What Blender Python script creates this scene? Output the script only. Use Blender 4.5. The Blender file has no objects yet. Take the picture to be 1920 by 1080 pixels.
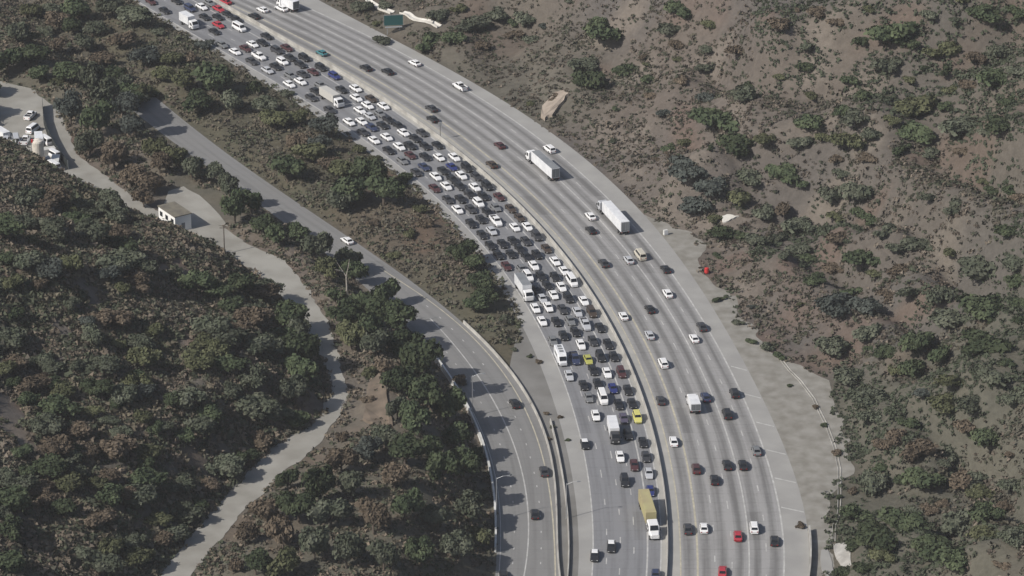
import bpy, math, random
import numpy as np
from mathutils import Vector

# ------------------------------------------------------------------ camera, sky, sun
PITCH, HFOV, CAM_H = math.radians(24.0), math.radians(15.0), 411.0
FPX = 960 / math.tan(HFOV / 2)                     # focal length in photo pixels
scene = bpy.context.scene
cam = bpy.data.objects.new('camera', bpy.data.cameras.new('camera'))
scene.collection.objects.link(cam)
cam.location = (0, 0, CAM_H)
cam.rotation_euler = (math.pi / 2 - PITCH, 0, 0)
cam.data.sensor_width = 36
cam.data.lens = 18 / math.tan(HFOV / 2)
cam.data.clip_start, cam.data.clip_end = 10, 6000
scene.camera = cam

SUN_ELEV = math.radians(40)
LIGHT_DIR = (0.86, 0.51)                           # ground direction the light travels
world = bpy.data.worlds.new('World'); scene.world = world; world.use_nodes = True
nt = world.node_tree; nt.nodes.clear()
sky = nt.nodes.new('ShaderNodeTexSky'); sky.sky_type = 'NISHITA'; sky.sun_disc = False
sky.sun_elevation = SUN_ELEV
sky.sun_rotation = math.atan2(-LIGHT_DIR[0], -LIGHT_DIR[1])
sky.dust_density = 2.0
bg = nt.nodes.new('ShaderNodeBackground'); bg.inputs['Strength'].default_value = 0.085
wo = nt.nodes.new('ShaderNodeOutputWorld')
nt.links.new(sky.outputs[0], bg.inputs[0]); nt.links.new(bg.outputs[0], wo.inputs[0])
sun = bpy.data.objects.new('sun', bpy.data.lights.new('sun', 'SUN'))
scene.collection.objects.link(sun)
sun.data.energy = 4.3; sun.data.angle = math.radians(0.5); sun.data.color = (1, 0.95, 0.88)
ld = Vector((LIGHT_DIR[0] * math.cos(SUN_ELEV), LIGHT_DIR[1] * math.cos(SUN_ELEV), -math.sin(SUN_ELEV)))
sun.rotation_euler = ld.to_track_quat('-Z', 'Y').to_euler()
scene.view_settings.view_transform = 'Standard'
scene.view_settings.look = 'None'
scene.view_settings.exposure = 0.12
scene.view_settings.gamma = 1

C = scene.collection.objects
rng = np.random.default_rng(7)
random.seed(7)

# ------------------------------------------------------------------ measuring helpers
cp, sp = math.cos(PITCH), math.sin(PITCH)
def ray(px, py):
    x, y = px - 960, 540 - py
    return x, FPX * cp + y * sp, -FPX * sp + y * cp
def gp(px, py, z=0.0):                             # where the sight line of a photo point meets height z
    dx, dy, dz = ray(px, py); t = (z - CAM_H) / dz
    return dx * t, dy * t
def project(x, y, z):
    zz = z - CAM_H
    depth = y * cp - zz * sp
    up = y * sp + zz * cp
    return 960 + FPX * x / depth, 540 - FPX * up / depth

class Curve:                                        # x as a function of y, smooth, straight beyond its ends
    def __init__(self, pts, z=0.0, deg=4):
        P = np.array([gp(a, b, z) for a, b in pts]); P = P[np.argsort(P[:, 1])]
        self.y0, self.y1 = P[0, 1], P[-1, 1]
        self.m, self.s = P[:, 1].mean(), (self.y1 - self.y0) / 2
        if deg:
            self.p = np.polyfit((P[:, 1] - self.m) / self.s, P[:, 0], deg); self.d = np.polyder(self.p); self.P = None
        else:
            self.P = P
    def __call__(self, y):
        y = np.asarray(y, float)
        if self.P is not None:
            return np.interp(y, self.P[:, 1], self.P[:, 0])
        c = np.clip(y, self.y0, self.y1); t = (c - self.m) / self.s
        return np.polyval(self.p, t) + np.polyval(self.d, t) / self.s * (y - c)

B_ = Curve([(415,0),(440,12),(510,45),(577,80),(640,111.7),(720,153),(821.7,235),(860,250),(933,306.7),(1000,365),(1040,400),(1060,426.7),(1110,490),(1146.7,540),(1196.7,615),(1220,663),(1243,720),(1262.5,775),(1280,830),(1293,880),(1304,983),(1308,1080)], deg=5)
C_ = Curve([(540,-3),(567,10),(643,47),(673,60),(763,108),(850,153),(933,201.7),(960,220),(1026.7,271.7),(1120,358),(1143,378),(1203,451.7),(1240,488),(1280,540),(1313,590),(1350,653),(1383,720),(1408,771.7),(1430,846.7),(1445,900),(1463,993),(1471.7,1080)], deg=5)
D_ = Curve([(607,3),(677,45),(706.7,60),(780,95),(816.7,115),(903,160),(960,198),(986.7,220),(1110,306.7),(1163,360),(1180,372),(1220,420),(1296,513),(1340,580),(1385,660),(1425,740),(1455,795),(1475,850),(1493,905),(1510,963),(1514,1020),(1517,1080)], deg=5)
A_ = Curve([(400,0),(450,30),(500,58),(560,90),(612,120),(720,188),(833,270),(900,320),(950,366.7),(1000,416.7),(1020,436.7),(1060,483),(1093,530),(1131.7,596.7),(1163,653),(1190,710),(1206.7,746.7),(1220.8,800),(1236.7,866),(1242.5,905),(1249,980),(1251,1080)], deg=5)
E_ = Curve([(255,0),(300,28),(350,58),(400,85),(440,108),(500,145),(560,182),(600,208),(640,232),(690,267),(740,303),(770,328),(803,357),(846,398),(872,425),(937,500),(962,537),(993,583),(1023,630),(1047,688),(1067,747),(1083,802),(1095,850),(1107,927),(1110,1080)], deg=5)
L_ = Curve([(240,-8),(288,25),(333,57),(367,80),(407,105),(450,133),(488,152),(557,185),(603,218),(640,245),(670,275),(710,303),(737,322),(770,352),(790,377),(833,412),(870,450),(907,492),(940,535),(960,570),(985,620),(1003,668),(1017,702),(1038,753),(1052,800),(1064,847),(1074,900),(1080,951),(1084,1080)], deg=5)
RL_ = Curve([(150,120),(215,175),(250,205),(290,245),(340,282),(400,322),(475,370),(522,410),(590,460),(640,500),(690,545),(750,600),(808,667),(833,695),(850,719),(877,763),(890,790),(903,825),(912,850),(921,889),(928,929),(931,973),(931,1033),(929,1080)], deg=5)
RR_ = Curve([(215,120),(300,187),(370,245),(430,297),(492,335),(525,357),(575,390),(625,420),(663,450),(707,483),(773,536),(860,603),(920,651),(950,685),(977,722),(997,760),(1013,800),(1024,840),(1037,900),(1044,951),(1047,1000),(1048,1080)], deg=5)
TOE_ = Curve([(607,3),(677,45),(780,95),(903,160),(986.7,220),(1110,306.7),(1180,368),(1215,405),(1300,432),(1325,470),(1342,520),(1380,570),(1420,630),(1470,668),(1535,695),(1560,740),(1580,790),(1606,830),(1600,890),(1580,940),(1560,1000),(1558,1080),(1565,1180)], deg=0)
ZS = 10.0                                            # the service road lies above the freeway
SL_ = Curve([(-400,262),(-60,290),(0,300),(60,318),(112,325),(150,345),(200,375),(250,400),(300,425),(345,440),(385,452),(420,475),(475,517),(538,573),(570,630),(591,660),(612,710),(615,740),(606,775),(560,808),(510,837),(460,885),(412,935),(355,1000),(297,1072),(240,1150)], z=ZS, deg=0)
SR_ = Curve([(-200,140),(0,150),(60,165),(105,200),(130,240),(150,290),(175,308),(215,340),(252,370),(300,395),(345,400),(425,425),(470,455),(499,470),(540,490),(588,550),(615,588),(632,647),(647,692),(655,736),(645,775),(607,832),(570,865),(532,885),(512,905),(475,945),(447,982),(390,1042),(350,1100)], z=ZS, deg=0)

def poly(c, ya=640., yb=1420., n=140, x_off=0.):
    y = np.linspace(ya, yb, n); return np.stack([c(y) + x_off, y], 1)
def dist_to(X, Y, L):
    out = np.full(X.shape, 1e9)
    for a, b in zip(L[:-1], L[1:]):
        ab = b - a; t = np.clip(((X - a[0]) * ab[0] + (Y - a[1]) * ab[1]) / (ab @ ab), 0, 1)
        out = np.minimum(out, np.hypot(a[0] + t * ab[0] - X, a[1] + t * ab[1] - Y))
    return out

def lattice_noise(X, Y, scale, seed):
    g = np.random.default_rng(seed).random((256, 256))
    u, v = X / scale + 500, Y / scale + 500
    i, j = np.floor(u).astype(int), np.floor(v).astype(int)
    fu, fv = u - i, v - j
    fu, fv = fu * fu * (3 - 2 * fu), fv * fv * (3 - 2 * fv)
    G = lambda a, b: g[a % 256, b % 256]
    return (G(i, j) * (1 - fu) + G(i + 1, j) * fu) * (1 - fv) + (G(i, j + 1) * (1 - fu) + G(i + 1, j + 1) * fu) * fv

SPOLY_R = np.array(SR_.P); SPOLY_L = np.array(SL_.P)
SPOLY_L = np.vstack([SPOLY_L[:-1][SPOLY_L[:-1, 0] > -260], ])
def base_height(X, Y):
    Z = np.zeros(X.shape)
    # hillside right of the freeway
    right = X > TOE_(Y)
    d = np.maximum(dist_to(X, Y, poly(TOE_)) - 1.5, 0)
    n = lattice_noise(X, Y, 38, 1) - .5; n2 = lattice_noise(X, Y, 14, 2) - .5; n3 = lattice_noise(X, Y, 5, 3) - .5
    k = np.clip(d / 25, 0, 1)
    n4 = np.abs(lattice_noise(X + Y * .4, Y * .45, 22, 5) - .5)
    hill = d * 0.52 + k * (n * 20 + n2 * 7 + n4 * 24 - 6) + np.clip(d / 8, 0, 1) * n3 * 1.6
    Z = np.where(right, np.maximum(hill, 0.1 * d), Z)
    # hillside left of the service road
    sl, sr, rl = SL_(Y), SR_(Y), RL_(Y)
    lefthill = (X < sl) & (Y < SPOLY_L[:, 1].max())
    d = np.maximum(dist_to(X, Y, SPOLY_L) - 1.5, 0)
    hill = ZS + np.minimum(d, 16) * 0.75 + np.maximum(d - 16, 0) * .38 + np.clip(d / 20, 0, 1) * (n * 10 + n2 * 5)
    Z = np.where(lefthill, hill, Z)
    inside = (X >= sl) & (X <= sr)
    Z = np.where(inside, ZS, Z)
    mid = (X > sr) & (X < rl)
    dS = np.maximum(dist_to(X, Y, SPOLY_R) - 2.2, 0); dR = np.maximum(dist_to(X, Y, poly(RL_)) - 1.5, 0)
    f = dR / (dR + dS + 1e-6)
    q = np.clip(dR / 15, 0, 1); q = q * q * (3 - 2 * q)
    m = ZS * np.minimum(q, np.clip(f * 3, 0, 1)) + 1.5 * np.clip(np.minimum(dS, dR - 12) / 8, 0, 1) * (1.2 + n * 2)
    Z = np.where(mid, m, Z)
    lx, ly = gp(368, 388, ZS); dl = np.hypot(X - lx, (Y - ly) / 1.25)
    kk = np.clip((17 - dl) / 5, 0, 1); Z = np.where(mid, Z * (1 - kk) + ZS * kk, Z)
    beyond = (X < sr) & (Y >= SPOLY_L[:, 1].max())
    Z = np.where(beyond & ~inside, ZS, Z)
    # low mound between the ramp and the freeway
    verge = (X > RR_(Y)) & (X < L_(Y))
    dv = np.minimum(dist_to(X, Y, poly(RR_)), dist_to(X, Y, poly(L_)))
    Z = np.where(verge & (Y > gp(940, 640)[1]), np.clip(dv - 2, 0, 4) * .35 * (1 + n2), Z)
    return Z

GX0, GX1, GY0, GY1, GS = -260., 340., 690., 1400., 2.0
gx = np.arange(GX0, GX1 + .1, GS); gy = np.arange(GY0, GY1 + .1, GS)
MX, MY = np.meshgrid(gx, gy)
GH = base_height(MX, MY)
def ground_z(x, y):
    u = np.clip((np.asarray(x, float) - GX0) / GS, 0, len(gx) - 1.001); v = np.clip((np.asarray(y, float) - GY0) / GS, 0, len(gy) - 1.001)
    i, j = u.astype(int), v.astype(int); fu, fv = u - i, v - j
    return (GH[j, i] * (1 - fu) + GH[j, i + 1] * fu) * (1 - fv) + (GH[j + 1, i] * (1 - fu) + GH[j + 1, i + 1] * fu) * fv
def hit(px, py):                                     # point of the terrain seen at a photo position
    dx, dy, dz = ray(px, py)
    zs = np.arange(140, -0.3, -0.25); t = (zs - CAM_H) / dz
    x, y = dx * t, dy * t
    below = np.nonzero(ground_z(x, y) >= zs)[0]
    k = below[0] if len(below) else len(zs) - 1
    return float(x[k]), float(y[k]), float(ground_z(x[k], y[k]))

# ------------------------------------------------------------------ materials
def mat(name, col, rough=.8, metal=0., noise=None, spec=.3, rnd=0.):
    m = bpy.data.materials.new(name); m.use_nodes = True
    t = m.node_tree; b = t.nodes['Principled BSDF']
    b.inputs['Base Color'].default_value = (*col, 1); b.inputs['Roughness'].default_value = rough
    b.inputs['Metallic'].default_value = metal; b.inputs['Specular IOR Level'].default_value = spec
    if noise:
        scale, col2 = noise
        tc = t.nodes.new('ShaderNodeTexCoord'); nz = t.nodes.new('ShaderNodeTexNoise')
        nz.inputs['Scale'].default_value = scale; nz.inputs['Detail'].default_value = 6
        r = t.nodes.new('ShaderNodeMapRange'); r.inputs['From Min'].default_value = .35; r.inputs['From Max'].default_value = .65
        mx = t.nodes.new('ShaderNodeMix'); mx.data_type = 'RGBA'
        mx.inputs['A'].default_value = (*col, 1); mx.inputs['B'].default_value = (*col2, 1)
        t.links.new(tc.outputs['Object'], nz.inputs['Vector']); t.links.new(nz.outputs[0], r.inputs['Value'])
        t.links.new(r.outputs[0], mx.inputs['Factor'])
        out = mx.outputs['Result']
        if rnd:
            oi = t.nodes.new('ShaderNodeObjectInfo'); hs = t.nodes.new('ShaderNodeHueSaturation')
            mr = t.nodes.new('ShaderNodeMapRange'); mr.inputs['To Min'].default_value = 1 - rnd; mr.inputs['To Max'].default_value = 1 + rnd
            t.links.new(oi.outputs['Random'], mr.inputs['Value']); t.links.new(mr.outputs[0], hs.inputs['Value'])
            t.links.new(out, hs.inputs['Color']); out = hs.outputs[0]
        t.links.new(out, b.inputs['Base Color'])
    return m

def road_mat(name, dark, light, lane_dark=.5, tint=(1, 1, 1)):
    """worn concrete and asphalt: wheel paths and oil run along each lane, UV x counts lanes, UV y is metres"""
    m = bpy.data.materials.new(name); m.use_nodes = True; t = m.node_tree; N = t.nodes.new; Lk = t.links.new
    b = t.nodes['Principled BSDF']; b.inputs['Roughness'].default_value = .85; b.inputs['Specular IOR Level'].default_value = .25
    uv = N('ShaderNodeUVMap'); uv.uv_map = 'UVMap'; sx = N('ShaderNodeSeparateXYZ'); Lk(uv.outputs[0], sx.inputs[0])
    def mth(op, a, c=None):
        n = N('ShaderNodeMath'); n.operation = op
        for k, v in enumerate((a, c)):
            if v is None: continue
            if isinstance(v, (int, float)): n.inputs[k].default_value = v
            else: Lk(v, n.inputs[k])
        return n.outputs[0]
    fr = mth('FRACT', sx.outputs[0])
    band = mth('SINE', mth('MULTIPLY', fr, math.pi))          # 1 in the lane centre
    band = mth('POWER', band, 2.2)
    cmb = N('ShaderNodeCombineXYZ'); Lk(mth('MULTIPLY', sx.outputs[0], 2.6), cmb.inputs[0]); Lk(mth('MULTIPLY', sx.outputs[1], .012), cmb.inputs[1])
    n1 = N('ShaderNodeTexNoise'); n1.inputs['Scale'].default_value = 2.2; n1.inputs['Detail'].default_value = 5; Lk(cmb.outputs[0], n1.inputs['Vector'])
    cm2 = N('ShaderNodeCombineXYZ'); Lk(mth('MULTIPLY', sx.outputs[0], 1.1), cm2.inputs[0]); Lk(mth('MULTIPLY', sx.outputs[1], .03), cm2.inputs[1])
    n2 = N('ShaderNodeTexNoise'); n2.inputs['Scale'].default_value = 1.3; n2.inputs['Detail'].default_value = 4; Lk(cm2.outputs[0], n2.inputs['Vector'])
    cm3 = N('ShaderNodeCombineXYZ'); Lk(mth('MULTIPLY', sx.outputs[0], 3.6), cm3.inputs[0]); Lk(sx.outputs[1], cm3.inputs[1])
    n3 = N('ShaderNodeTexNoise'); n3.inputs['Scale'].default_value = .9; n3.inputs['Detail'].default_value = 6; Lk(cm3.outputs[0], n3.inputs['Vector'])
    f = mth('ADD', mth('MULTIPLY', band, lane_dark), mth('MULTIPLY', mth('SUBTRACT', n1.outputs[0], .5), 1.3))
    f = mth('ADD', f, mth('MULTIPLY', mth('SUBTRACT', n2.outputs[0], .5), 1.0))
    f = mth('ADD', f, mth('MULTIPLY', mth('SUBTRACT', n3.outputs[0], .5), .5))
    jt = mth('GREATER_THAN', mth('FRACT', mth('MULTIPLY', sx.outputs[1], 1 / 4.6)), .955)
    f = mth('ADD', f, mth('MULTIPLY', jt, .32))
    cell = N('ShaderNodeTexWhiteNoise'); cell.noise_dimensions = '2D'; cv = N('ShaderNodeCombineXYZ'); Lk(mth('FLOOR', sx.outputs[0]), cv.inputs[0]); Lk(mth('FLOOR', mth('MULTIPLY', sx.outputs[1], 1 / 13.8)), cv.inputs[1]); Lk(cv.outputs[0], cell.inputs[0])
    f = mth('ADD', f, mth('MULTIPLY', mth('GREATER_THAN', cell.outputs[0], .93), .28))
    cl = N('ShaderNodeClamp'); Lk(f, cl.inputs[0])
    mx = N('ShaderNodeMix'); mx.data_type = 'RGBA'
    mx.inputs['A'].default_value = (*[light * c for c in tint], 1); mx.inputs['B'].default_value = (*[dark * c for c in tint], 1)
    Lk(cl.outputs[0], mx.inputs['Factor']); Lk(mx.outputs['Result'], b.inputs['Base Color'])
    return m

def attr_mat(name, rough=.95, speckle=.22, bump=0.):
    m = bpy.data.materials.new(name); m.use_nodes = True; t = m.node_tree; N = t.nodes.new; Lk = t.links.new
    b = t.nodes['Principled BSDF']; b.inputs['Roughness'].default_value = rough; b.inputs['Specular IOR Level'].default_value = .1
    at = N('ShaderNodeAttribute'); at.attribute_name = 'tone'
    tc = N('ShaderNodeTexCoord'); nz = N('ShaderNodeTexNoise'); nz.inputs['Scale'].default_value = .55; nz.inputs['Detail'].default_value = 10; nz.inputs['Roughness'].default_value = .7
    Lk(tc.outputs['Object'], nz.inputs['Vector'])
    mr = N('ShaderNodeMapRange'); mr.inputs['From Min'].default_value = .3; mr.inputs['From Max'].default_value = .7
    mr.inputs['To Min'].default_value = 1 - speckle; mr.inputs['To Max'].default_value = 1 + speckle
    Lk(nz.outputs[0], mr.inputs['Value'])
    vm = N('ShaderNodeVectorMath'); vm.operation = 'SCALE'; Lk(at.outputs['Color'], vm.inputs[0]); Lk(mr.outputs[0], vm.inputs['Scale'])
    Lk(vm.outputs[0], b.inputs['Base Color'])
    if bump:
        bp = N('ShaderNodeBump'); bp.inputs['Strength'].default_value = bump; bp.inputs['Distance'].default_value = .6
        Lk(nz.outputs[0], bp.inputs['Height']); Lk(bp.outputs[0], b.inputs['Normal'])
    return m

M_soil = attr_mat('dry_soil', bump=.6)
M_brush = attr_mat('dry_brush', speckle=.15)
M_lanes = road_mat('worn_lane_concrete', .140, .285, .8, (1, .985, .97))
M_jam = road_mat('grey_lane_asphalt', .13, .21, .3, (.97, .98, 1.02))
M_ramp = road_mat('ramp_asphalt', .14, .20, .25, (1, .99, .97))
M_shoulder = mat('pale_shoulder_concrete', (.31, .305, .29), .9, noise=(.12, (.26, .255, .245)))
M_median = mat('median_concrete', (.36, .35, .325), .9, noise=(.15, (.30, .295, .275)))
M_gravel = mat('packed_gravel', (.262, .252, .228), .95, noise=(.3, (.185, .175, .152)))
M_gore = mat('gore_pavement', (.20, .195, .185), .95, noise=(.12, (.145, .14, .13)))
M_service = mat('old_road_concrete', (.30, .29, .262), .9, noise=(.14, (.225, .215, .19)))
M_paint = mat('road_paint', (.48, .475, .46), .7, noise=(.6, (.34, .335, .32)))
M_yellow = mat('yellow_road_paint', (.47, .43, .33), .7, noise=(.6, (.33, .31, .25)))
M_barrier = mat('barrier_concrete', (.42, .41, .38), .85, noise=(.3, (.27, .26, .24)))
M_white_wall = mat('pale_wall_concrete', (.62, .62, .60), .8, noise=(.4, (.45, .45, .43)))
M_bark = mat('grey_bark', (.12, .10, .08), .9, noise=(2, (.07, .055, .045)))
M_pale_bark = mat('pale_bark', (.42, .39, .34), .9, noise=(2, (.25, .22, .19)))
M_glass = mat('dark_car_glass', (.012, .014, .017), .06, spec=.5)
M_tyre = mat('tyre_rubber', (.012, .012, .012), .9)
M_rim = mat('wheel_metal', (.3, .3, .31), .4, .7)
M_lamp = mat('headlight_glass', (.6, .6, .58), .2)
M_tail = mat('tail_light_red', (.25, .01, .01), .3)
M_black = mat('black_trim', (.015, .015, .016), .6)
M_steel = mat('galvanised_steel', (.35, .36, .37), .5, .4)
M_trailer = mat('white_trailer_panel', (.70, .71, .72), .5, noise=(.5, (.58, .59, .61)))
M_greyroof = mat('grey_truck_roof', (.22, .23, .24), .5, noise=(.4, (.17, .18, .19)))
M_doors = mat('grey_trailer_doors', (.14, .15, .16), .5)
M_tan = mat('tan_container', (.40, .37, .19), .6, noise=(.3, (.34, .29, .17)))
M_cream = mat('cream_panel', (.47, .46, .43), .6)
M_sign = mat('green_sign_sheet', (.02, .085, .085), .5)
M_concrete_pale = mat('pale_ditch_concrete', (.62, .60, .55), .85, noise=(.5, (.48, .46, .42)))
M_rock = mat('bare_pale_rock', (.33, .28, .23), .95, noise=(.35, (.24, .20, .165)))
M_red = mat('red_plastic', (.45, .03, .03), .5)
M_bed = mat('pickup_bed_liner', (.05, .05, .055), .8)
FOL = {
    'dark green': mat('dark_green_leaves', (.038, .052, .028), .9, noise=(1.1, (.075, .092, .050)), spec=.15, rnd=.3),
    'grey-green': mat('grey_green_leaves', (.058, .068, .046), .9, noise=(1.1, (.105, .112, .082)), spec=.15, rnd=.22),
    'olive green': mat('olive_leaves', (.060, .066, .034), .9, noise=(1.1, (.108, .112, .062)), spec=.15, rnd=.2),
    'brownish': mat('brown_leaves', (.085, .068, .050), .95, noise=(1.1, (.135, .108, .080)), spec=.1, rnd=.2),
    'bluish grey': mat('blue_grey_leaves', (.046, .054, .048), .9, noise=(1.1, (.080, .090, .080)), spec=.15, rnd=.1),
}
CAR = {
    'w': ('white', (.70, .70, .70)), 'd': ('dark', (.022, .023, .026)), 'D': ('dark', (.042, .043, .047)), 'g': ('grey', (.16, .165, .17)),
    'S': ('silver', (.42, .43, .45)), 'n': ('navy blue', (.035, .045, .09)), 'b': ('blue', (.025, .035, .14)), 'm': ('dark maroon', (.07, .03, .032)),
    'r': ('red', (.36, .035, .05)), 'y': ('yellow', (.55, .52, .16)), 'o': ('olive yellow', (.38, .38, .10)), 'k': ('dark brown', (.06, .045, .035)),
    't': ('teal', (.05, .17, .19)), 'e': ('beige', (.48, .45, .38)), 'p': ('purple-grey', (.085, .075, .11)),
}
PAINT = {k: mat('car_paint_' + v[0].replace(' ', '_').replace('-', '_') + ('_soft' if k == 'D' else ''), v[1], .35, spec=.4) for k, v in CAR.items()}

# ------------------------------------------------------------------ mesh helpers
def tag(o, label=None, cat=None, group=None, kind=None):
    if label: o['label'] = label
    if cat: o['category'] = cat
    if group: o['group'] = group
    if kind: o['kind'] = kind
    return o
def empty(name, loc, rz=0.):
    o = bpy.data.objects.new(name, None); C.link(o); o.location = loc; o.rotation_euler = (0, 0, rz); o.empty_display_size = .5
    return o
class MB:
    def __init__(s): s.v, s.f, s.mi = [], [], []
    def quad(s, a, b, c, d, mi=0):
        n = len(s.v); s.v += [a, b, c, d]; s.f.append((n, n + 1, n + 2, n + 3)); s.mi.append(mi)
    def box(s, x0, x1, y0, y1, z0, z1, mi=0, taper=0.):
        n = len(s.v); t = taper
        s.v += [(x0, y0, z0), (x1, y0, z0), (x1, y1, z0), (x0, y1, z0), (x0 + t, y0 + t, z1), (x1 - t, y0 + t, z1), (x1 - t, y1 - t, z1), (x0 + t, y1 - t, z1)]
        for q in ((0, 3, 2, 1), (4, 5, 6, 7), (0, 1, 5, 4), (1, 2, 6, 5), (2, 3, 7, 6), (3, 0, 4, 7)):
            s.f.append(tuple(n + i for i in q)); s.mi.append(mi)
    def loft(s, rings, mi=0, cap=True):
        k = len(rings[0]); n = len(s.v)
        for r in rings: s.v += list(r)
        for i in range(len(rings) - 1):
            for j in range(k):
                s.f.append((n + i * k + j, n + i * k + (j + 1) % k, n + (i + 1) * k + (j + 1) % k, n + (i + 1) * k + j)); s.mi.append(mi)
        if cap:
            s.f.append(tuple(n + j for j in reversed(range(k)))); s.mi.append(mi)
            s.f.append(tuple(n + (len(rings) - 1) * k + j for j in range(k))); s.mi.append(mi)
    def tube(s, pts, radii, seg=6, mi=0):
        rings = []
        for i, p in enumerate(pts):
            p = Vector(p); d = Vector(pts[min(i + 1, len(pts) - 1)]) - Vector(pts[max(i - 1, 0)])
            d.normalize(); a = d.orthogonal().normalized(); b = d.cross(a)
            if i and a.dot(pa) < 0: a, b = -a, -b
            pa = a
            rings.append([tuple(p + radii[i] * (math.cos(2 * math.pi * j / seg) * a + math.sin(2 * math.pi * j / seg) * b)) for j in range(seg)])
        s.loft(rings, mi)
    def wheel(s, x, y, r, w, side):
        seg = 12
        for rr, ww, mi in ((r, w, 0), (r * .55, w + .02, 1)):
            rings = [[(x + rr * math.cos(2 * math.pi * j / seg), y + yy, r + rr * math.sin(2 * math.pi * j / seg)) for j in range(seg)] for yy in (ww / 2, -ww / 2)]
            s.loft(rings, mi)
    def mesh(s, name, mats):
        me = bpy.data.meshes.new(name); me.from_pydata(s.v, [], s.f); 
        for m in (mats if isinstance(mats, (list, tuple)) else [mats]): me.materials.append(m)
        if any(s.mi): me.polygons.foreach_set('material_index', s.mi)
        me.update(); return me
    def build(s, name, mats, parent=None, own=False):
        o = bpy.data.objects.new(name, s.mesh(name, mats)); C.link(o)
        if parent: o.parent = parent
        return o

def big_mesh(name, V, F, mats, tone=None, smooth=False):
    me = bpy.data.meshes.new(name)
    me.vertices.add(len(V)); me.vertices.foreach_set('co', np.asarray(V, np.float32).ravel())
    k = F.shape[1]
    me.loops.add(F.size); me.loops.foreach_set('vertex_index', F.astype(np.int32).ravel())
    me.polygons.add(len(F)); me.polygons.foreach_set('loop_start', np.arange(0, F.size, k, dtype=np.int32))
    me.polygons.foreach_set('loop_total', np.full(len(F), k, np.int32))
    if smooth: me.polygons.foreach_set('use_smooth', np.ones(len(F), bool))
    me.materials.append(mats)
    me.update(calc_edges=True)
    if tone is not None:
        a = me.color_attributes.new('tone', 'FLOAT_COLOR', 'POINT')
        a.data.foreach_set('color', np.concatenate([tone, np.ones((len(V), 1))], 1).astype(np.float32).ravel())
    return me

# ------------------------------------------------------------------ the ground
def soil_tone(X, Y):
    n1, n2, n3 = lattice_noise(X, Y, 42, 11), lattice_noise(X, Y, 12, 12), lattice_noise(X, Y, 70, 13)
    tan = np.array([.113, .096, .082]); grey = np.array([.097, .088, .081]); red = np.array([.122, .093, .078]); pale = np.array([.146, .126, .107])
    olive = np.array([.088, .088, .068])
    w = lambda t, a, b: np.clip((t - a) / (b - a), 0, 1)[..., None]
    c = tan * (1 - w(n1, .3, .7)) + grey * w(n1, .3, .7)
    k = w(n2, .62, .8); c = c * (1 - k) + red * k
    k = w(1 - n2, .68, .85); c = c * (1 - k) + pale * k
    k = w(n3, .55, .75) * .7; c = c * (1 - k) + olive * k
    k = w(X, 60, 170) * .45; c = c * (1 - k) + np.array([.080, .076, .056]) * k
    left = (X < RL_(Y))[..., None]
    c = np.where(left, c * np.array([1.15, 1.12, 1.08]), c)
    verge = ((X > RR_(Y)) & (X < L_(Y)))[..., None]
    c = np.where(verge, c * np.array([.92, .90, .80]), c)
    return c
ny, nx = MX.shape
idx = np.arange(nx * ny).reshape(ny, nx)
F = np.stack([idx[:-1, :-1], idx[:-1, 1:], idx[1:, 1:], idx[1:, :-1]], -1).reshape(-1, 4)
V = np.stack([MX, MY, GH - .08], -1).reshape(-1, 3)
me = big_mesh('terrain', V, F, M_soil, soil_tone(MX, MY).reshape(-1, 3), smooth=True)
terr = bpy.data.objects.new('terrain', me); C.link(terr); tag(terr, kind='structure')
# ground beyond the modelled valley, reaching the horizon
far = MB()
far.quad((-4000, -500, -1.2), (4000, -500, -1.2), (4000, 6000, -1.2), (-4000, 6000, -1.2))
tag(far.build('ground', M_gravel), kind='structure')

YS = np.arange(700., 1395., 3.)
def arc(c, ys):
    x = c(ys); s = np.concatenate([[0], np.cumsum(np.hypot(np.diff(x), np.diff(ys)))]); return s
def ribbon(name, fa, fb, z, m, lanes=1, ys=YS, cols=None, u0=0):
    """sheet between two curves, UV x = lane count, UV y = metres along"""
    cols = cols or max(2, lanes + 1)
    s = arc(lambda y: fa(y), ys); V = []; UV = []
    for y, sv in zip(ys, s):
        a, b = float(fa(y)), float(fb(y))
        for j in range(cols):
            t = j / (cols - 1); V.append((a + (b - a) * t, y, z)); UV.append((u0 + t * lanes, sv))
    n = len(ys); idx = np.arange(n * cols).reshape(n, cols)
    F = np.stack([idx[:-1, :-1], idx[:-1, 1:], idx[1:, 1:], idx[1:, :-1]], -1).reshape(-1, 4)
    me = big_mesh(name, np.array(V), F, m)
    uv = me.uv_layers.new(name='UVMap'); uv.data.foreach_set('uv', np.array(UV, np.float32)[F.ravel()].ravel())
    o = bpy.data.objects.new(name, me); C.link(o); tag(o, kind='structure'); return o
def lerp(fa, fb, t): return lambda y: fa(y) * (1 - t) + fb(y) * t
def off(fa, d):                                      # shift sideways by d metres, measured square to the curve
    def g(y):
        y = np.asarray(y, float); sl = (fa(y + 1) - fa(y - 1)) / 2
        return fa(y) + d * np.sqrt(1 + sl * sl)
    return g
JR = off(A_, -1.5)                                   # right edge line of the jammed lanes
MED = off(A_, 3.1)
HOV = off(B_, -3.9)
ribbon('left_shoulder', L_, E_, .0, M_shoulder)
ribbon('jammed_lanes', E_, JR, .0, M_jam, 5)
ribbon('median_strip', JR, HOV, .0, M_median)
ribbon('carpool_lane', HOV, B_, .0, M_lanes, 1, u0=7)
ribbon('open_lanes', B_, C_, .0, M_lanes, 5)
ribbon('right_shoulder', C_, D_, .0, M_shoulder)
y_toe = gp(1210, 400)[1]
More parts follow.
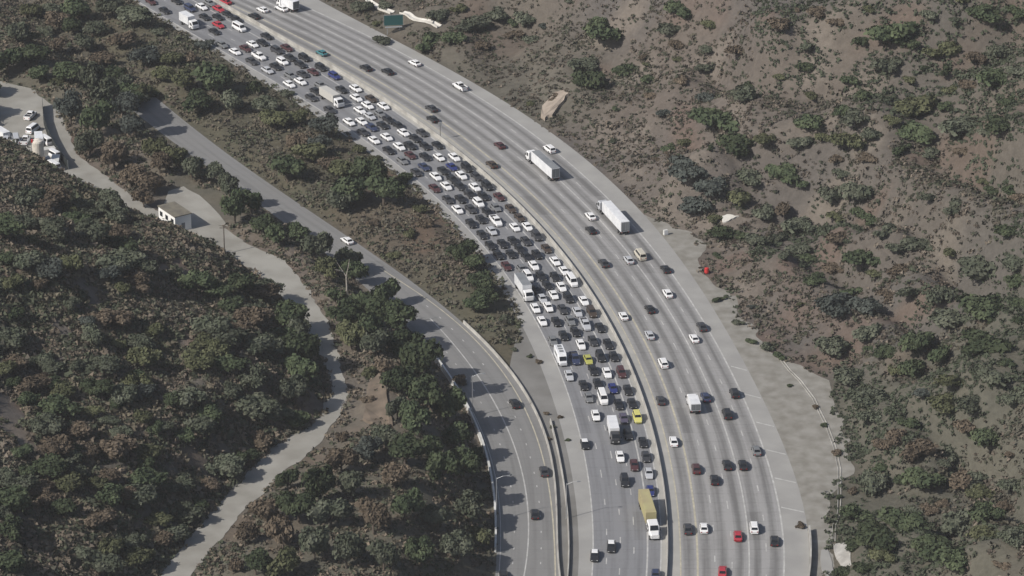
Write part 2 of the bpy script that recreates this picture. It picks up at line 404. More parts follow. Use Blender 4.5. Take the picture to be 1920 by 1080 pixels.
def ragged0(f, amp, seed, scale=5.):
    return lambda y: f(y) + amp * 2 * (lattice_noise(np.asarray(y, float) * 1., np.zeros_like(np.asarray(y, float)), scale, seed) + .5 * lattice_noise(np.asarray(y, float), np.zeros_like(np.asarray(y, float)) + 9, scale / 3, seed + 1) - .75)
APRON = ragged0(off(TOE_, -.8), 2.2, 311, 9.)
ribbon('gravel_apron', D_, lambda y: np.maximum(APRON(y), D_(y) + .5), -.02, M_gravel, ys=np.arange(700., y_toe, 1.))
y_rtop = gp(238, 180)[1]
ribbon('ramp', RL_, RR_, .0, M_ramp, 4, ys=np.arange(700., y_rtop, 3.))
y_gore = gp(938, 645)[1]
y_g0 = gp(965, 590)[1]
def gore_left(y):
    k = np.clip((y_g0 - np.asarray(y, float)) / 34, 0, 1) ** 1.6
    return np.maximum(RR_(y), L_(y) - (L_(y) - RR_(y)) * k)
ribbon('gore_pavement', gore_left, L_, -.03, M_gore, ys=np.arange(700., y_g0 + 2, 2.))
ys_s = np.arange(SPOLY_R[:, 1].min() - 20, SPOLY_R[:, 1].max() + 40, 1.5)
def ragged(f, amp, seed, scale=5.):
    return lambda y: f(y) + amp * 2 * (lattice_noise(np.asarray(y, float) * 1., np.zeros_like(np.asarray(y, float)), scale, seed) + .5 * lattice_noise(np.asarray(y, float), np.zeros_like(np.asarray(y, float)) + 9, scale / 3, seed + 1) - .75)
ribbon('service_road', ragged(SL_, .9, 301), ragged(off(SR_, -.5), .8, 302), ZS, M_service, ys=np.arange(ys_s[0], ys_s[-1], .8))
lot = MB(); lp = [gp(a, b, ZS) for a, b in ((300, 402), (318, 352), (331, 339), (352, 355), (374, 366), (394, 384), (411, 402), (428, 424), (380, 420), (340, 412))]
n_ = len(lot.v); lot.v += [(a, b, ZS + .012) for a, b in lp][::-1]; lot.f.append(tuple(range(n_, n_ + len(lp)))); lot.mi.append(0)
tag(lot.build('parking_lot', M_service), kind='structure')

def stripe(name, f, w, m, ya=702., yb=1390., dash=None, z=.014, phase=0.):
    ys = np.arange(ya, yb, 1.0); s = arc(f, ys); mb = MB(); run = []
    x = f(ys); sl = np.gradient(x, ys); hw = w / 2 * np.sqrt(1 + sl * sl)
    def flush(r):
        for a, b in zip(r[:-1], r[1:]):
            mb.quad((x[a] - hw[a], ys[a], z), (x[a] + hw[a], ys[a], z), (x[b] + hw[b], ys[b], z), (x[b] - hw[b], ys[b], z))
    for i in range(len(ys)):
        if dash is None or ((s[i] + phase) % dash[0]) < dash[1]: run.append(i)
        else: flush(run); run = []
    flush(run)
    tag(mb.build(name, m), kind='structure')
stripe('lane_marking', B_, .45, M_yellow)
for k in (1, 2, 4): stripe('lane_marking', lerp(B_, C_, k / 5), .24, M_paint, dash=(14.6, 4.2), phase=k * 3.1)
stripe('lane_marking', lerp(B_, C_, 3 / 5), .32, M_paint)
stripe('lane_marking', off(C_, .1), .38, M_paint)
stripe('lane_marking', off(HOV, .1), .3, M_yellow)
stripe('lane_marking', E_, .3, M_paint)
for k in (1, 2, 3): stripe('lane_marking', lerp(E_, JR, k / 5), .24, M_paint, dash=(14.6, 4.2), phase=k * 4.7)
stripe('lane_marking', lerp(E_, JR, 4 / 5), .36, M_paint)
stripe('lane_marking', JR, .3, M_paint)
y_r = gp(600, 430)[1]
RIN = Curve([(770,540),(858,607),(917,665),(960,720),(985,770),(1008,830),(1020,870),(1033,930),(1039,1000),(1041,1080)], deg=3)
RMID = Curve([(700,500),(780,575),(830,625),(883,683),(907,718),(937,768),(962,835),(980,891),(988,940),(987,1010),(985,1080)], deg=3)
stripe('lane_marking', RIN, .3, M_yellow, yb=gp(720, 500)[1])
stripe('lane_marking', RMID, .3, M_paint, yb=gp(800, 595)[1])
stripe('lane_marking', lerp(RMID, RIN, .5), .24, M_paint, yb=gp(760, 540)[1], dash=(7.6, 2.0))
stripe('lane_marking', lerp(RL_, RMID, .55), .24, M_paint, yb=gp(800, 640)[1], dash=(7.6, 2.0))
stripe('lane_marking', off(RL_, .8), .2, M_paint, yb=gp(870, 760)[1])
for py in (742, 795, 847, 900, 955, 690):            # joints ruled across the shoulder
    y = gp(1440, py)[1]; xa, xb = float(C_(y)) + .6, float(D_(y)) - .2; mb = MB()
    mb.quad((xa, y + .8, .016), (xb, y - 1.6, .016), (xb, y - 1.1, .016), (xa, y + 1.3, .016))
    tag(mb.build('shoulder_marking', M_paint), kind='structure')

def wall(name, f, ya, yb, w, h, m, label, cat, top=None, z0=-.1, step=3.):
    ys = np.arange(ya, yb, step); mb = MB(); top = top if top is not None else w * .4
    rings = []
    for y in ys:
        x = float(f(y)); c = math.sqrt(1 + float((f(y + 1) - f(y - 1)) / 2) ** 2)
        rings.append([(x - w / 2 * c, y, z0), (x + w / 2 * c, y, z0), (x + w / 2 * .6 * c, y, z0 + .35), (x + top / 2 * c, y, h), (x - top / 2 * c, y, h), (x - w / 2 * .6 * c, y, z0 + .35)])
    mb.loft(rings)
    o = mb.build(name, m); x = float(f(ys[0]))
    tag(o, label, cat); return o
wall('median_barrier', A_, 700, 1390, .34, 1.15, M_barrier, 'long grey concrete barrier curving along the freeway median beside the jammed lanes', 'barrier')
wall('ramp_barrier', off(RR_, .1), 700, gp(860, 603)[1], .5, .85, M_barrier, 'thin concrete barrier on the right edge of the exit ramp', 'barrier')
wall('gore_barrier', off(L_, -2.2), 700, gp(1060, 790)[1], .45, .8, M_barrier, 'low concrete barrier in the gore between ramp and freeway', 'barrier')
wall('retaining_wall', off(RL_, -.3), gp(930, 1036)[1], gp(808, 664)[1], .5, 1.5, M_white_wall, 'white retaining wall between the dark trees and the ramp', 'wall', top=.45)
wall('roadside_wall', off(D_, .3), 700, gp(1499, 985)[1], .5, 1.5, M_barrier, 'pale concrete wall at the shoulder in the lower right corner', 'wall', top=.4)

# ------------------------------------------------------------------ vegetation
def leafy(seed, n_leaf, rx, ry, rz, lobes, leaf, zc):
    """leaf clumps spread over several lobes; returns verts, quads"""
    r = np.random.default_rng(seed)
    lc = []
    for i in range(lobes):
        a = r.uniform(0, 2 * math.pi); q = math.sqrt(r.uniform(0.02, 1)) * .74
        lc.append((rx * q * math.cos(a), ry * q * math.sin(a), zc + rz * r.uniform(-.35, .45) * (1 - q * .5), r.uniform(.24, .52)))
    lc = np.array(lc)
    k = r.integers(0, lobes, n_leaf)
    d = r.normal(size=(n_leaf, 3)); d /= np.linalg.norm(d, axis=1)[:, None]; d[:, 2] = np.where(d[:, 2] < -.4, -d[:, 2], d[:, 2])
    rad = r.uniform(.6, 1.3, n_leaf) * lc[k, 3]
    P = lc[k, :3] + d * rad[:, None] * np.array([rx, ry, rz])
    nrm = d + r.normal(size=d.shape) * .55; nrm /= np.linalg.norm(nrm, axis=1)[:, None]
    t = np.cross(nrm, r.normal(size=d.shape)); t /= np.linalg.norm(t, axis=1)[:, None]; b = np.cross(nrm, t)
    s = (leaf * r.uniform(.6, 1.4, n_leaf))[:, None]
    V = np.stack([P - t * s - b * s * .7, P + t * s * .9 - b * s * .5, P + t * s + b * s * .7, P - t * s * .8 + b * s * .6], 1).reshape(-1, 3)
    F = np.arange(len(V)).reshape(-1, 4)
    # twiggy inner mass of each lobe
    core_v, core_f = [], []
    ico = bpy.data.meshes.new('tmp'); import bmesh
    bm = bmesh.new(); bmesh.ops.create_icosphere(bm, subdivisions=2, radius=1); iv = np.array([v.co for v in bm.verts]); jf = np.array([[v.index for v in f.verts] for f in bm.faces]); bm.free(); bpy.data.meshes.remove(ico)
    n0 = len(V)
    for i in range(lobes):
        q = iv * (lc[i, 3] * .72) * (1 + r.uniform(-.16, .16, (len(iv), 1))) * np.array([rx, ry, rz]) + lc[i, :3]
        core_v.append(q); core_f.append(jf + n0 + i * len(iv))
    Vc = np.concatenate([V] + core_v); Fc = np.concatenate(core_f)
    Fc4 = np.concatenate([Fc, Fc[:, 2:3]], 1)
    return Vc, F, Fc

def mixed_mesh(name, V, Q, T, m):
    me = bpy.data.meshes.new(name)
    me.vertices.add(len(V)); me.vertices.foreach_set('co', V.astype(np.float32).ravel())
    li = np.concatenate([Q.ravel(), T.ravel()]); me.loops.add(len(li)); me.loops.foreach_set('vertex_index', li.astype(np.int32))
    me.polygons.add(len(Q) + len(T))
    ls = np.concatenate([np.arange(len(Q)) * 4, len(Q) * 4 + np.arange(len(T)) * 3]); lt = np.concatenate([np.full(len(Q), 4), np.full(len(T), 3)])
    me.polygons.foreach_set('loop_start', ls.astype(np.int32)); me.polygons.foreach_set('loop_total', lt.astype(np.int32))
    me.materials.append(m); me.update(calc_edges=True); return me

TREE_CROWNS, SHRUB_CROWNS, TREE_TRUNKS, SHRUB_STEMS = [], [], [], []
for i in range(7):                                   # unit crowns, radius about 1, scaled per tree
    V, Q, T = leafy(100 + i, 2400, 1, random.uniform(.85, 1.15), random.uniform(.7, .9), random.randint(11, 17), .085, .82)
    TREE_CROWNS.append((V, Q, T))
    mb = MB(); mb.tube([(0, 0, -.3), (.03, .02, .35), (.0, .05, .8)], [.08, .06, .03], 7)
    for a in range(5):
        t = a * 1.26 + i; mb.tube([(.02, .02, .25 + .06 * a), (.32 * math.cos(t), .32 * math.sin(t), .55 + .05 * a), (.55 * math.cos(t), .55 * math.sin(t), .85)], [.045, .03, .012], 5)
    TREE_TRUNKS.append(mb.mesh('trunk', M_bark))
for i in range(6):
    V, Q, T = leafy(200 + i, 1500, 1, random.uniform(.8, 1.1), random.uniform(.5, .65), random.randint(8, 14), .095, .34)
    SHRUB_CROWNS.append((V, Q, T))
    mb = MB()
    for a in range(4):
        t = a * 1.57 + i; mb.tube([(0, 0, -.3), (.2 * math.cos(t), .2 * math.sin(t), .2), (.4 * math.cos(t), .4 * math.sin(t), .5)], [.05, .03, .012], 5)
    SHRUB_STEMS.append(mb.mesh('stem', M_bark))
CM = {}
def crown_mesh(kind, i, tone):
    k = (kind, i, tone)
    if k not in CM:
        V, Q, T = (TREE_CROWNS if kind == 'tree' else SHRUB_CROWNS)[i]
        CM[k] = mixed_mesh('crown', V, Q, T, FOL[tone])
    return CM[k]

PLANTS = []                                           # x, y, z, radius, kind, tone, region
def near_landmark(px, py, region):
    L = {
     'right': [(1340,505,'the red object'),(1040,205,'the pale rock slab'),(760,40,'the green sign'),(1240,430,'the white roadside cabinet'),(1575,870,'the lined ditch'),(1565,1040,'the pale concrete pads'),(1370,412,'the small white slab'),
               (1700,80,'the top right slope'),(1850,420,'the right frame edge'),(1500,230,'the reddish middle slope'),(1840,800,'the lower right slope'),(1640,560,'the bare pink patches'),(1300,120,'the upper middle slope')],
     'left': [(325,410,'the white building'),(60,290,'the equipment yard'),(420,480,'the dark utility pole'),(590,700,'the shaded road bend'),(400,960,'the lower service road'),(60,700,'the left frame edge'),(300,680,'the middle of the left hill'),(120,980,'the lower left corner'),(140,480,'the upper left hill')],
     'mid': [(645,720,'the service road bend'),(705,770,'the brown outcrop'),(650,530,'the pale bare trunk'),(900,900,'the white retaining wall'),(640,462,'the white ramp car'),(560,1020,'the bottom frame edge'),(830,740,'the shaded ramp edge'),(120,200,'the yard gate'),(400,360,'the upper ramp')],
     'verge': [(362,42,'the white box truck'),(618,185,'the beige box truck'),(770,350,'the freeway shoulder bend'),(900,560,'the grey-roofed truck'),(640,420,'the ramp middle'),(60,100,'the top left corner'),(260,60,'the upper left corner of the jam')],
    }[region]
    return min(L, key=lambda t: (t[0] - px) ** 2 + (t[1] - py) ** 2)[2]
def plant(px, py, rpx, tone, region, kind=None, xyz=None):
    x, y, z = xyz or hit(px, py)
    k = FPX / (y * cp + (CAM_H - z) * sp)
    PLANTS.append([x, y, z, rpx / k, kind or ('tree' if rpx >= 24 else 'shrub'), tone, region])

TN = {'d': 'dark green', 'g': 'grey-green', 'o': 'olive green', 'k': 'brownish', 'b': 'bluish grey'}
def plist(s, region):
    for it in s.split():
        a = it.split(','); r_ = float(a[2]) * (1.28 if region == 'right' else 1.1 if region == 'verge' else 1.05)
        tr = region != 'right' and r_ >= 21
        plant(float(a[0]), float(a[1]) + r_ * (.62 if tr else .28), r_, TN[a[3]], region, 'tree' if tr else 'shrub')
plist('1135,57,36,d 1110,150,32,d 1095,120,26,g 1170,130,20,d 1272,20,28,d 1260,57,20,g 985,38,20,g 1347,225,38,d 1392,175,26,g 1267,87,13,k 1405,162,12,d 1385,95,18,k 962,45,12,d '
 '1677,62,36,d 1700,80,24,d 1740,32,15,g 1852,27,30,d 1905,30,20,d 1665,125,24,g 1762,95,26,o 1832,110,22,k 1865,150,32,d 1875,100,20,g 1715,200,34,o 1772,135,16,d 1510,127,14,d 1595,155,14,d 1520,230,24,d '
 '1622,180,16,d 1608,225,24,g 1802,240,36,g 1715,250,30,d 1522,182,12,o 1570,45,14,k 1530,25,18,k 1465,48,20,k 1770,200,14,d 1915,135,20,g 1877,238,24,d '
 '1285,270,12,o 1375,272,32,d 1292,320,32,b 1332,350,25,b 1307,385,26,b 1410,335,25,g 1467,327,25,d 1385,375,20,o 1372,440,26,d 1337,412,14,o 1412,450,18,g 1497,425,28,g 1500,467,20,g 1455,450,14,g '
 '1612,362,28,g 1557,367,20,g 1610,400,16,d 1575,445,20,k 1620,482,30,d 1565,505,18,k 1657,435,20,g 1625,300,15,k 1590,265,25,o 1430,262,18,o 1570,300,14,k 1470,390,22,k 1430,400,22,g 1472,475,15,g 1500,267,20,g '
 '1690,462,25,g 1735,462,20,g 1785,472,16,o 1715,550,20,g 1760,555,25,g 1665,555,18,k 1840,502,34,g 1845,575,40,d 1902,530,20,d 1572,575,32,b 1622,575,25,b 1722,637,30,d 1790,600,32,g 1840,645,38,d 1625,625,25,g '
 '1560,650,28,g 1505,570,8,o 1772,660,28,d 1910,570,16,d 1690,505,18,k 1595,705,28,g 1630,747,26,g 1635,780,20,g 1710,692,24,d 1797,717,28,o 1865,710,28,g 1777,760,28,o 1825,765,25,g 1902,747,22,g 1715,845,28,k '
 '1852,822,28,d 1777,855,22,g 1735,897,32,d 1815,897,26,g 1657,835,18,k 1815,800,22,k 1677,822,20,k 1610,965,26,d 1635,1010,34,d 1690,980,34,d 1802,897,28,k 1790,980,32,g 1740,1022,34,d 1852,965,28,d 1790,1050,34,d '
 '1852,1000,24,o 1902,910,22,g 1902,1010,24,g 1655,1045,22,o 1877,1060,15,k 1600,920,10,k 1462,668,12,d 1480,722,5,d 1528,762,6,k 1545,797,7,d 1567,848,9,k 1572,932,6,d 1568,900,5,g 1350,560,10,d 1385,605,9,g 1410,640,9,d 1440,650,12,g 1345,480,9,d 1500,985,9,k 820,30,20,g 880,45,26,g 800,80,26,d 680,12,18,g 720,75,14,g 930,30,22,g 850,70,20,d 1000,75,16,g 905,85,14,k '
 '1580,1045,0.1,k'.replace(' 1580,1045,0.1,k', ''), 'right')
plist('400,147,44,d 375,190,30,d 440,190,26,g 345,150,26,o 382,85,17,b 500,195,24,g 517,225,26,o 560,220,20,o 607,238,26,b 600,275,22,b 540,317,36,d 585,285,28,o 657,350,40,d 720,362,34,d 645,320,30,o 690,325,34,d '
 '755,335,18,d 865,470,28,d 890,495,20,d 900,528,26,d 915,558,26,d 890,570,22,d 767,440,14,o 640,380,26,g 250,30,32,g 210,15,26,g 150,20,28,d 275,105,26,b 175,55,24,g 67,100,28,d 15,115,32,d 75,140,22,d 135,135,28,d '
 '108,155,15,o 30,60,26,g 110,40,24,k 300,60,16,g 225,75,24,k 320,110,20,o 355,110,16,k 300,140,22,o 480,165,18,d 540,175,14,g 670,280,14,o 700,300,12,o 950,600,14,g 835,500,10,o 700,420,14,k 740,480,14,o 560,270,22,k '
 '620,310,22,k 800,420,14,k 785,390,16,o 1025,775,6,k 1035,800,6,g 1050,782,5,k 1064,825,5,d 1030,822,5,k 955,640,9,d 965,655,7,g 993,668,6,d 1010,678,7,k', 'verge')
plist('250,190,24,d 268,176,22,o 225,160,24,g 236,186,20,k 262,182,20,g 285,172,18,o 240,170,24,d 215,140,22,d 190,110,22,k 160,80,22,g 140,50,20,d 110,85,20,k 100,15,20,g 60,20,20,o 85,60,18,g 50,70,18,d', 'verge')
plist('175,160,28,g 205,180,28,g 132,215,28,b 185,235,32,d 235,205,24,b 170,275,28,g 255,245,22,b 290,285,22,o 330,300,24,o 360,320,24,g 400,330,20,g 430,350,24,g 470,385,24,d 440,400,28,d 490,425,24,d 520,447,24,d '
 '215,300,26,k 245,335,26,k 290,345,26,k 270,375,20,k 300,312,22,k 560,445,22,d 590,470,28,g 650,495,28,g 615,510,24,o 665,520,24,d 630,560,20,d 650,600,32,d 690,585,30,d 660,640,26,o 700,620,32,d 750,600,32,d 720,560,26,d '
 '760,650,36,d 705,650,28,g 790,690,36,d 750,715,32,d 800,745,34,d 840,770,32,d 850,820,32,d 780,790,36,d 870,875,32,d 830,890,32,d 895,855,18,d 760,855,32,d 720,825,28,g 690,850,28,b 640,870,28,k 660,920,28,g 600,925,32,d '
 '560,960,32,d 620,970,32,g 700,980,32,k 760,955,32,d 820,975,28,g 880,960,32,g 860,1030,32,g 790,1040,32,d 720,1050,32,g 650,1045,32,g 590,1030,32,g 530,1010,32,k 500,965,28,k 540,1062,32,o 480,1060,28,d 460,1010,22,k '
 '440,1065,18,k 900,1012,22,o 540,905,22,d 690,750,14,k 905,930,16,g 640,820,16,k 862,715,17,k 745,770,22,g 810,840,26,d 740,900,26,k 690,700,16,o 720,690,18,k', 'mid')

def scatter(region, n, poly_test, rmin, rmax, gap, tones, wts, kind=None, tries=9000, box=(0, 1920, 0, 1080)):
    got = 0; P = [(p[0], p[1], p[3]) for p in PLANTS]
    for _ in range(tries):
        if got >= n: break
        px, py = rng.uniform(box[0], box[1]), rng.uniform(box[2], box[3])
        if not poly_test(px, py): continue
        x, y, z = hit(px, py)
        r = rng.uniform(rmin, rmax)
        A = np.array(P) if P else np.zeros((1, 3))
        if (np.hypot(A[:, 0] - x, A[:, 1] - y) < (A[:, 2] + r) * gap).any(): continue
        if x > float(RL_(y)) - r * .8 and x < float(RR_(y)) + r and y < y_rtop: continue
        if x > float(L_(y)) - r and x < float(D_(y)) + r: continue
        if float(SL_(y)) - r * .35 < x < float(SR_(y)) + r * .9 and y < SPOLY_R[:, 1].max() + 3: continue
        if x > float(D_(y)) and x < float(TOE_(y)) + r: continue
        k = FPX / (y * cp + (CAM_H - z) * sp); P.append((x, y, r)); got += 1
        PLANTS.append([x, y, z, r, kind or 'tree', str(rng.choice(tones, p=wts)), region])
def is_left(px, py):
    x, y, z = hit(px, py); return x < float(SL_(y)) and y < SPOLY_L[:, 1].max()
def is_right(px, py):
    x, y, z = hit(px, py); return x > float(TOE_(y)) + 2 and x > float(D_(y))
T3 = ['dark green', 'grey-green', 'olive green', 'brownish', 'bluish grey']
EXC = [hit(a, b) + (r,) for a, b, r in ((1040, 203, 5), (705, 760, 7), (1580, 1045, 6), (1552, 1055, 5), (1370, 412, 3.5), (325, 420, 8), (368, 388, 13), (694, 6, 3), (712, 17, 3), (736, 26, 3), (754, 25, 3), (772, 33, 3), (795, 40, 3), (824, 52, 3), (738, 62, 5))]
for px_, py_, r_ in ((566, 628, 34), (584, 655, 30), (592, 690, 36), (590, 722, 32), (578, 760, 30), (545, 800, 26), (380, 985, 30), (350, 1020, 30), (520, 560, 28)): plant(px_ - 24, py_ - 4, r_, 'dark green' if r_ > 30 else 'grey-green', 'left', 'tree')
scatter('left', 150, lambda a, b: is_left(a, b) and not ((a < 165 and b < 388) or (250 < a < 300 and b < 508) or (300 <= a < 400 and b < 540) or (400 <= a < 440 and b < 490) or (230 < a < 330 and 560 < b < 630) or (30 < a < 120 and 600 < b < 650) or (130 < a < 190 and 470 < b < 520) or (420 < a < 470 and 790 < b < 860) or (270 < a < 350 and 660 < b < 720) or (290 < a < 400 and 850 < b < 920) or (40 < a < 130 and 980 < b < 1060)),
        2.0, 4.8, .54, T3, [.28, .32, .18, .17, .05], tries=9000, box=(0, 680, 300, 1080))
scatter('right', 32, lambda a, b: is_right(a, b) and a > 1500, 2.0, 4.6, .7, T3, [.45, .35, .2, 0., 0.], kind='shrub', tries=4000, box=(1500, 1920, 0, 1080))
scatter('right', 55, is_right, 1.3, 3.0, .85, T3, [.28, .27, .15, .25, .05], kind='shrub', tries=5000, box=(640, 1920, 0, 1080))
# tall trees standing just left of the frame that shade the yard
for px, py, r in ((-42, 215, 44), (-70, 245, 40), (-30, 178, 30)): plant(px, py, r, 'dark green', 'left', 'tree')

lab = []
def size_word(kind, r):
    if kind == 'tree': return 'broad' if r > 4.6 else ('medium' if r > 3.6 else 'small')
    return 'large' if r > 2.2 else ('small' if r < 1.3 else 'rounded')
REG = {'right': 'on the dry slope right of the freeway', 'left': 'on the dark hill left of the service road', 'mid': 'between service road and ramp', 'verge': 'between ramp and jammed lanes'}
SHORT = {'right': 'right slope', 'left': 'left hill', 'mid': 'middle mound', 'verge': 'verge'}
groups = {}
for i, p in enumerate(PLANTS):
    px, py = project(p[0], p[1], p[2]); p += [px, py]
    key = (size_word(p[4], p[3]), p[5], p[4], near_landmark(px, py, p[6]), p[6]); groups.setdefault(key, []).append(i)
ORD = ['', 'first', 'second', 'third', 'fourth', 'fifth', 'sixth', 'seventh', 'eighth', 'ninth', 'tenth', 'eleventh', 'twelfth']
for key, ids in groups.items():
    ids.sort(key=lambda i: PLANTS[i][7])
    for n, i in enumerate(ids):
        base = f'{key[0]} {key[1]} {key[2]} near {key[3]}'
        if len(ids) == 1: t = base
        elif n == 0: t = base + f', leftmost of {len(ids)}' if len(ids) > 2 else base + ', the left one'
        elif n == len(ids) - 1: t = base + f', rightmost of {len(ids)}' if len(ids) > 2 else base + ', the right one'
        else: t = base + f', {ORD[min(n + 1, 12)]} from left'
        PLANTS[i].append(t)
for i, p in enumerate(PLANTS):
    x, y, z, r, kind, tone, region, px, py, label = p
    hgt = r * rng.uniform(.85, 1.15) * ({'right': .8, 'verge': .88, 'left': .82, 'mid': 1.25}[region] * (1.35 if region == 'left' and 540 < px < 620 and 600 < py < 780 else 1))
    o = empty(kind, (x, y, z), rng.uniform(0, 6.28)); an = rng.uniform(.8, 1.25); o.scale = (r * an, r / an, hgt)
    tag(o, label, kind, {'right': 'chaparral on the right slope', 'left': 'trees and shrubs on the left hill', 'mid': 'trees between service road and ramp', 'verge': 'trees between ramp and freeway'}[region])
    vi = int(rng.integers(0, 7 if kind == 'tree' else 6))
    c = bpy.data.objects.new('crown', crown_mesh(kind, vi, tone)); C.link(c); c.parent = o
    t = bpy.data.objects.new('trunk' if kind == 'tree' else 'stem', (TREE_TRUNKS if kind == 'tree' else SHRUB_STEMS)[vi]); C.link(t); t.parent = o

# countless low brush, one object per slope
def brush(name, n, test_fn, box, smin, smax, tones, seed, leaves=9):
    r = np.random.default_rng(seed)
    X = r.uniform(box[0], box[1], n * 6); Y = r.uniform(box[2], box[3], n * 6); Z = ground_z(X, Y)
    px, py = project(X, Y, Z)
    ok = (px > -80) & (px < 2000) & (py > -70) & (py < 1150) & test_fn(X, Y)
    dens = lattice_noise(X, Y, 9, seed + 5) * .6 + lattice_noise(X, Y, 3.2, seed + 6) * .6
    ok &= dens > r.uniform(.25, .85, len(X))
    for ex in EXC: ok &= np.hypot(X - ex[0], Y - ex[1]) > ex[3]
    X, Y, Z = X[ok][:n], Y[ok][:n], Z[ok][:n]; n = len(X)
    S = r.uniform(smin, smax, n) * np.where(r.random(n) < .12, 1.7, 1)
    ti = (lattice_noise(X, Y, 16, seed + 9) * .7 + r.random(n) * .5); tone = np.array(tones)[np.clip((ti * len(tones) / 1.15).astype(int), 0, len(tones) - 1)]
    tone = tone * r.uniform(.8, 1.2, (n, 1))
    if name == 'brush': tone = np.where((lattice_noise(X, Y, 26, 77) + np.clip((X - 60) / 160, -.3, .5) > .72)[:, None], np.array([.056, .066, .044]) * r.uniform(.8, 1.25, (n, 1)), tone); S = S * np.clip(1 + (X - 40) / 300, .8, 1.5)
    k = leaves
    d = r.normal(size=(n, k, 3)); d[..., 2] = np.abs(d[..., 2]); d /= np.linalg.norm(d, axis=2)[..., None]
    P = np.stack([X, Y, Z - .05], 1)[:, None] + d * S[:, None, None] * np.array([1, 1, .75]) * r.uniform(.35, 1, (n, k, 1))
    nr = d + r.normal(size=d.shape) * .5; nr /= np.linalg.norm(nr, axis=2)[..., None]
    t = np.cross(nr, r.normal(size=d.shape)); t /= np.linalg.norm(t, axis=2)[..., None]; b = np.cross(nr, t)
    s = (np.minimum(S * .42, .3 + S * .12))[:, None, None] * r.uniform(.6, 1.3, (n, k, 1))
    V = np.stack([P - t * s - b * s * .6, P + t * s - b * s * .7, P + b * s], 2).reshape(-1, 3)
    tn = np.repeat(tone, k * 3, 0)
    me = big_mesh(name, V, np.arange(len(V)).reshape(-1, 3), M_brush, tn)
    o = bpy.data.objects.new(name, me); C.link(o); return o
dry = [(.125, .104, .084), (.105, .086, .070), (.085, .078, .058), (.060, .066, .045), (.095, .088, .070), (.145, .122, .098), (.075, .062, .05), (.055, .062, .042)]
dk = [(.080, .088, .058), (.12, .106, .078), (.066, .074, .050), (.15, .124, .096), (.095, .092, .070), (.17, .145, .115)]
tag(brush('brush', 30000, lambda X, Y: (X > np.maximum(APRON(Y) - .2 - 3.6 * np.clip(lattice_noise(X, Y, 2.6, 91) * 1.6 - .6, 0, 1), D_(Y) + .8)), (-70, 220, 690, 1300), .35, 1.0, dry, 31), 'low dry brush and weeds over the slope right of the freeway', 'brush', kind='stuff')
tag(brush('undergrowth', 30000, lambda X, Y: (X < SL_(Y) + .3) & (Y < SPOLY_L[:, 1].max()), (-150, 0, 690, 1060), .5, 1.6, dk, 41, leaves=16), 'dark undergrowth between the trees on the left hill', 'undergrowth', kind='stuff')
tag(brush('undergrowth', 17000, lambda X, Y: (X > SR_(Y) - .5) & (X < RL_(Y) - .6), (-180, 10, 690, 1180), .4, 1.1, dk, 51), 'undergrowth on the mound between service road and ramp', 'undergrowth', kind='stuff')
tag(brush('weeds', 17000, lambda X, Y: ((X > RR_(Y) + .9) & (X < gore_left(Y) + 1.5) & (Y > gp(940, 645)[1])) | ((Y > y_rtop) & (X > SR_(Y) + 1) & (X < L_(Y) - .8)), (-220, 20, 800, 1250), .35, 1.2, [dry[2], dk[0], dry[4], dk[1], dry[0], dk[2]], 61), 'dry weeds on the verge between ramp and jammed lanes', 'weeds', kind='stuff')

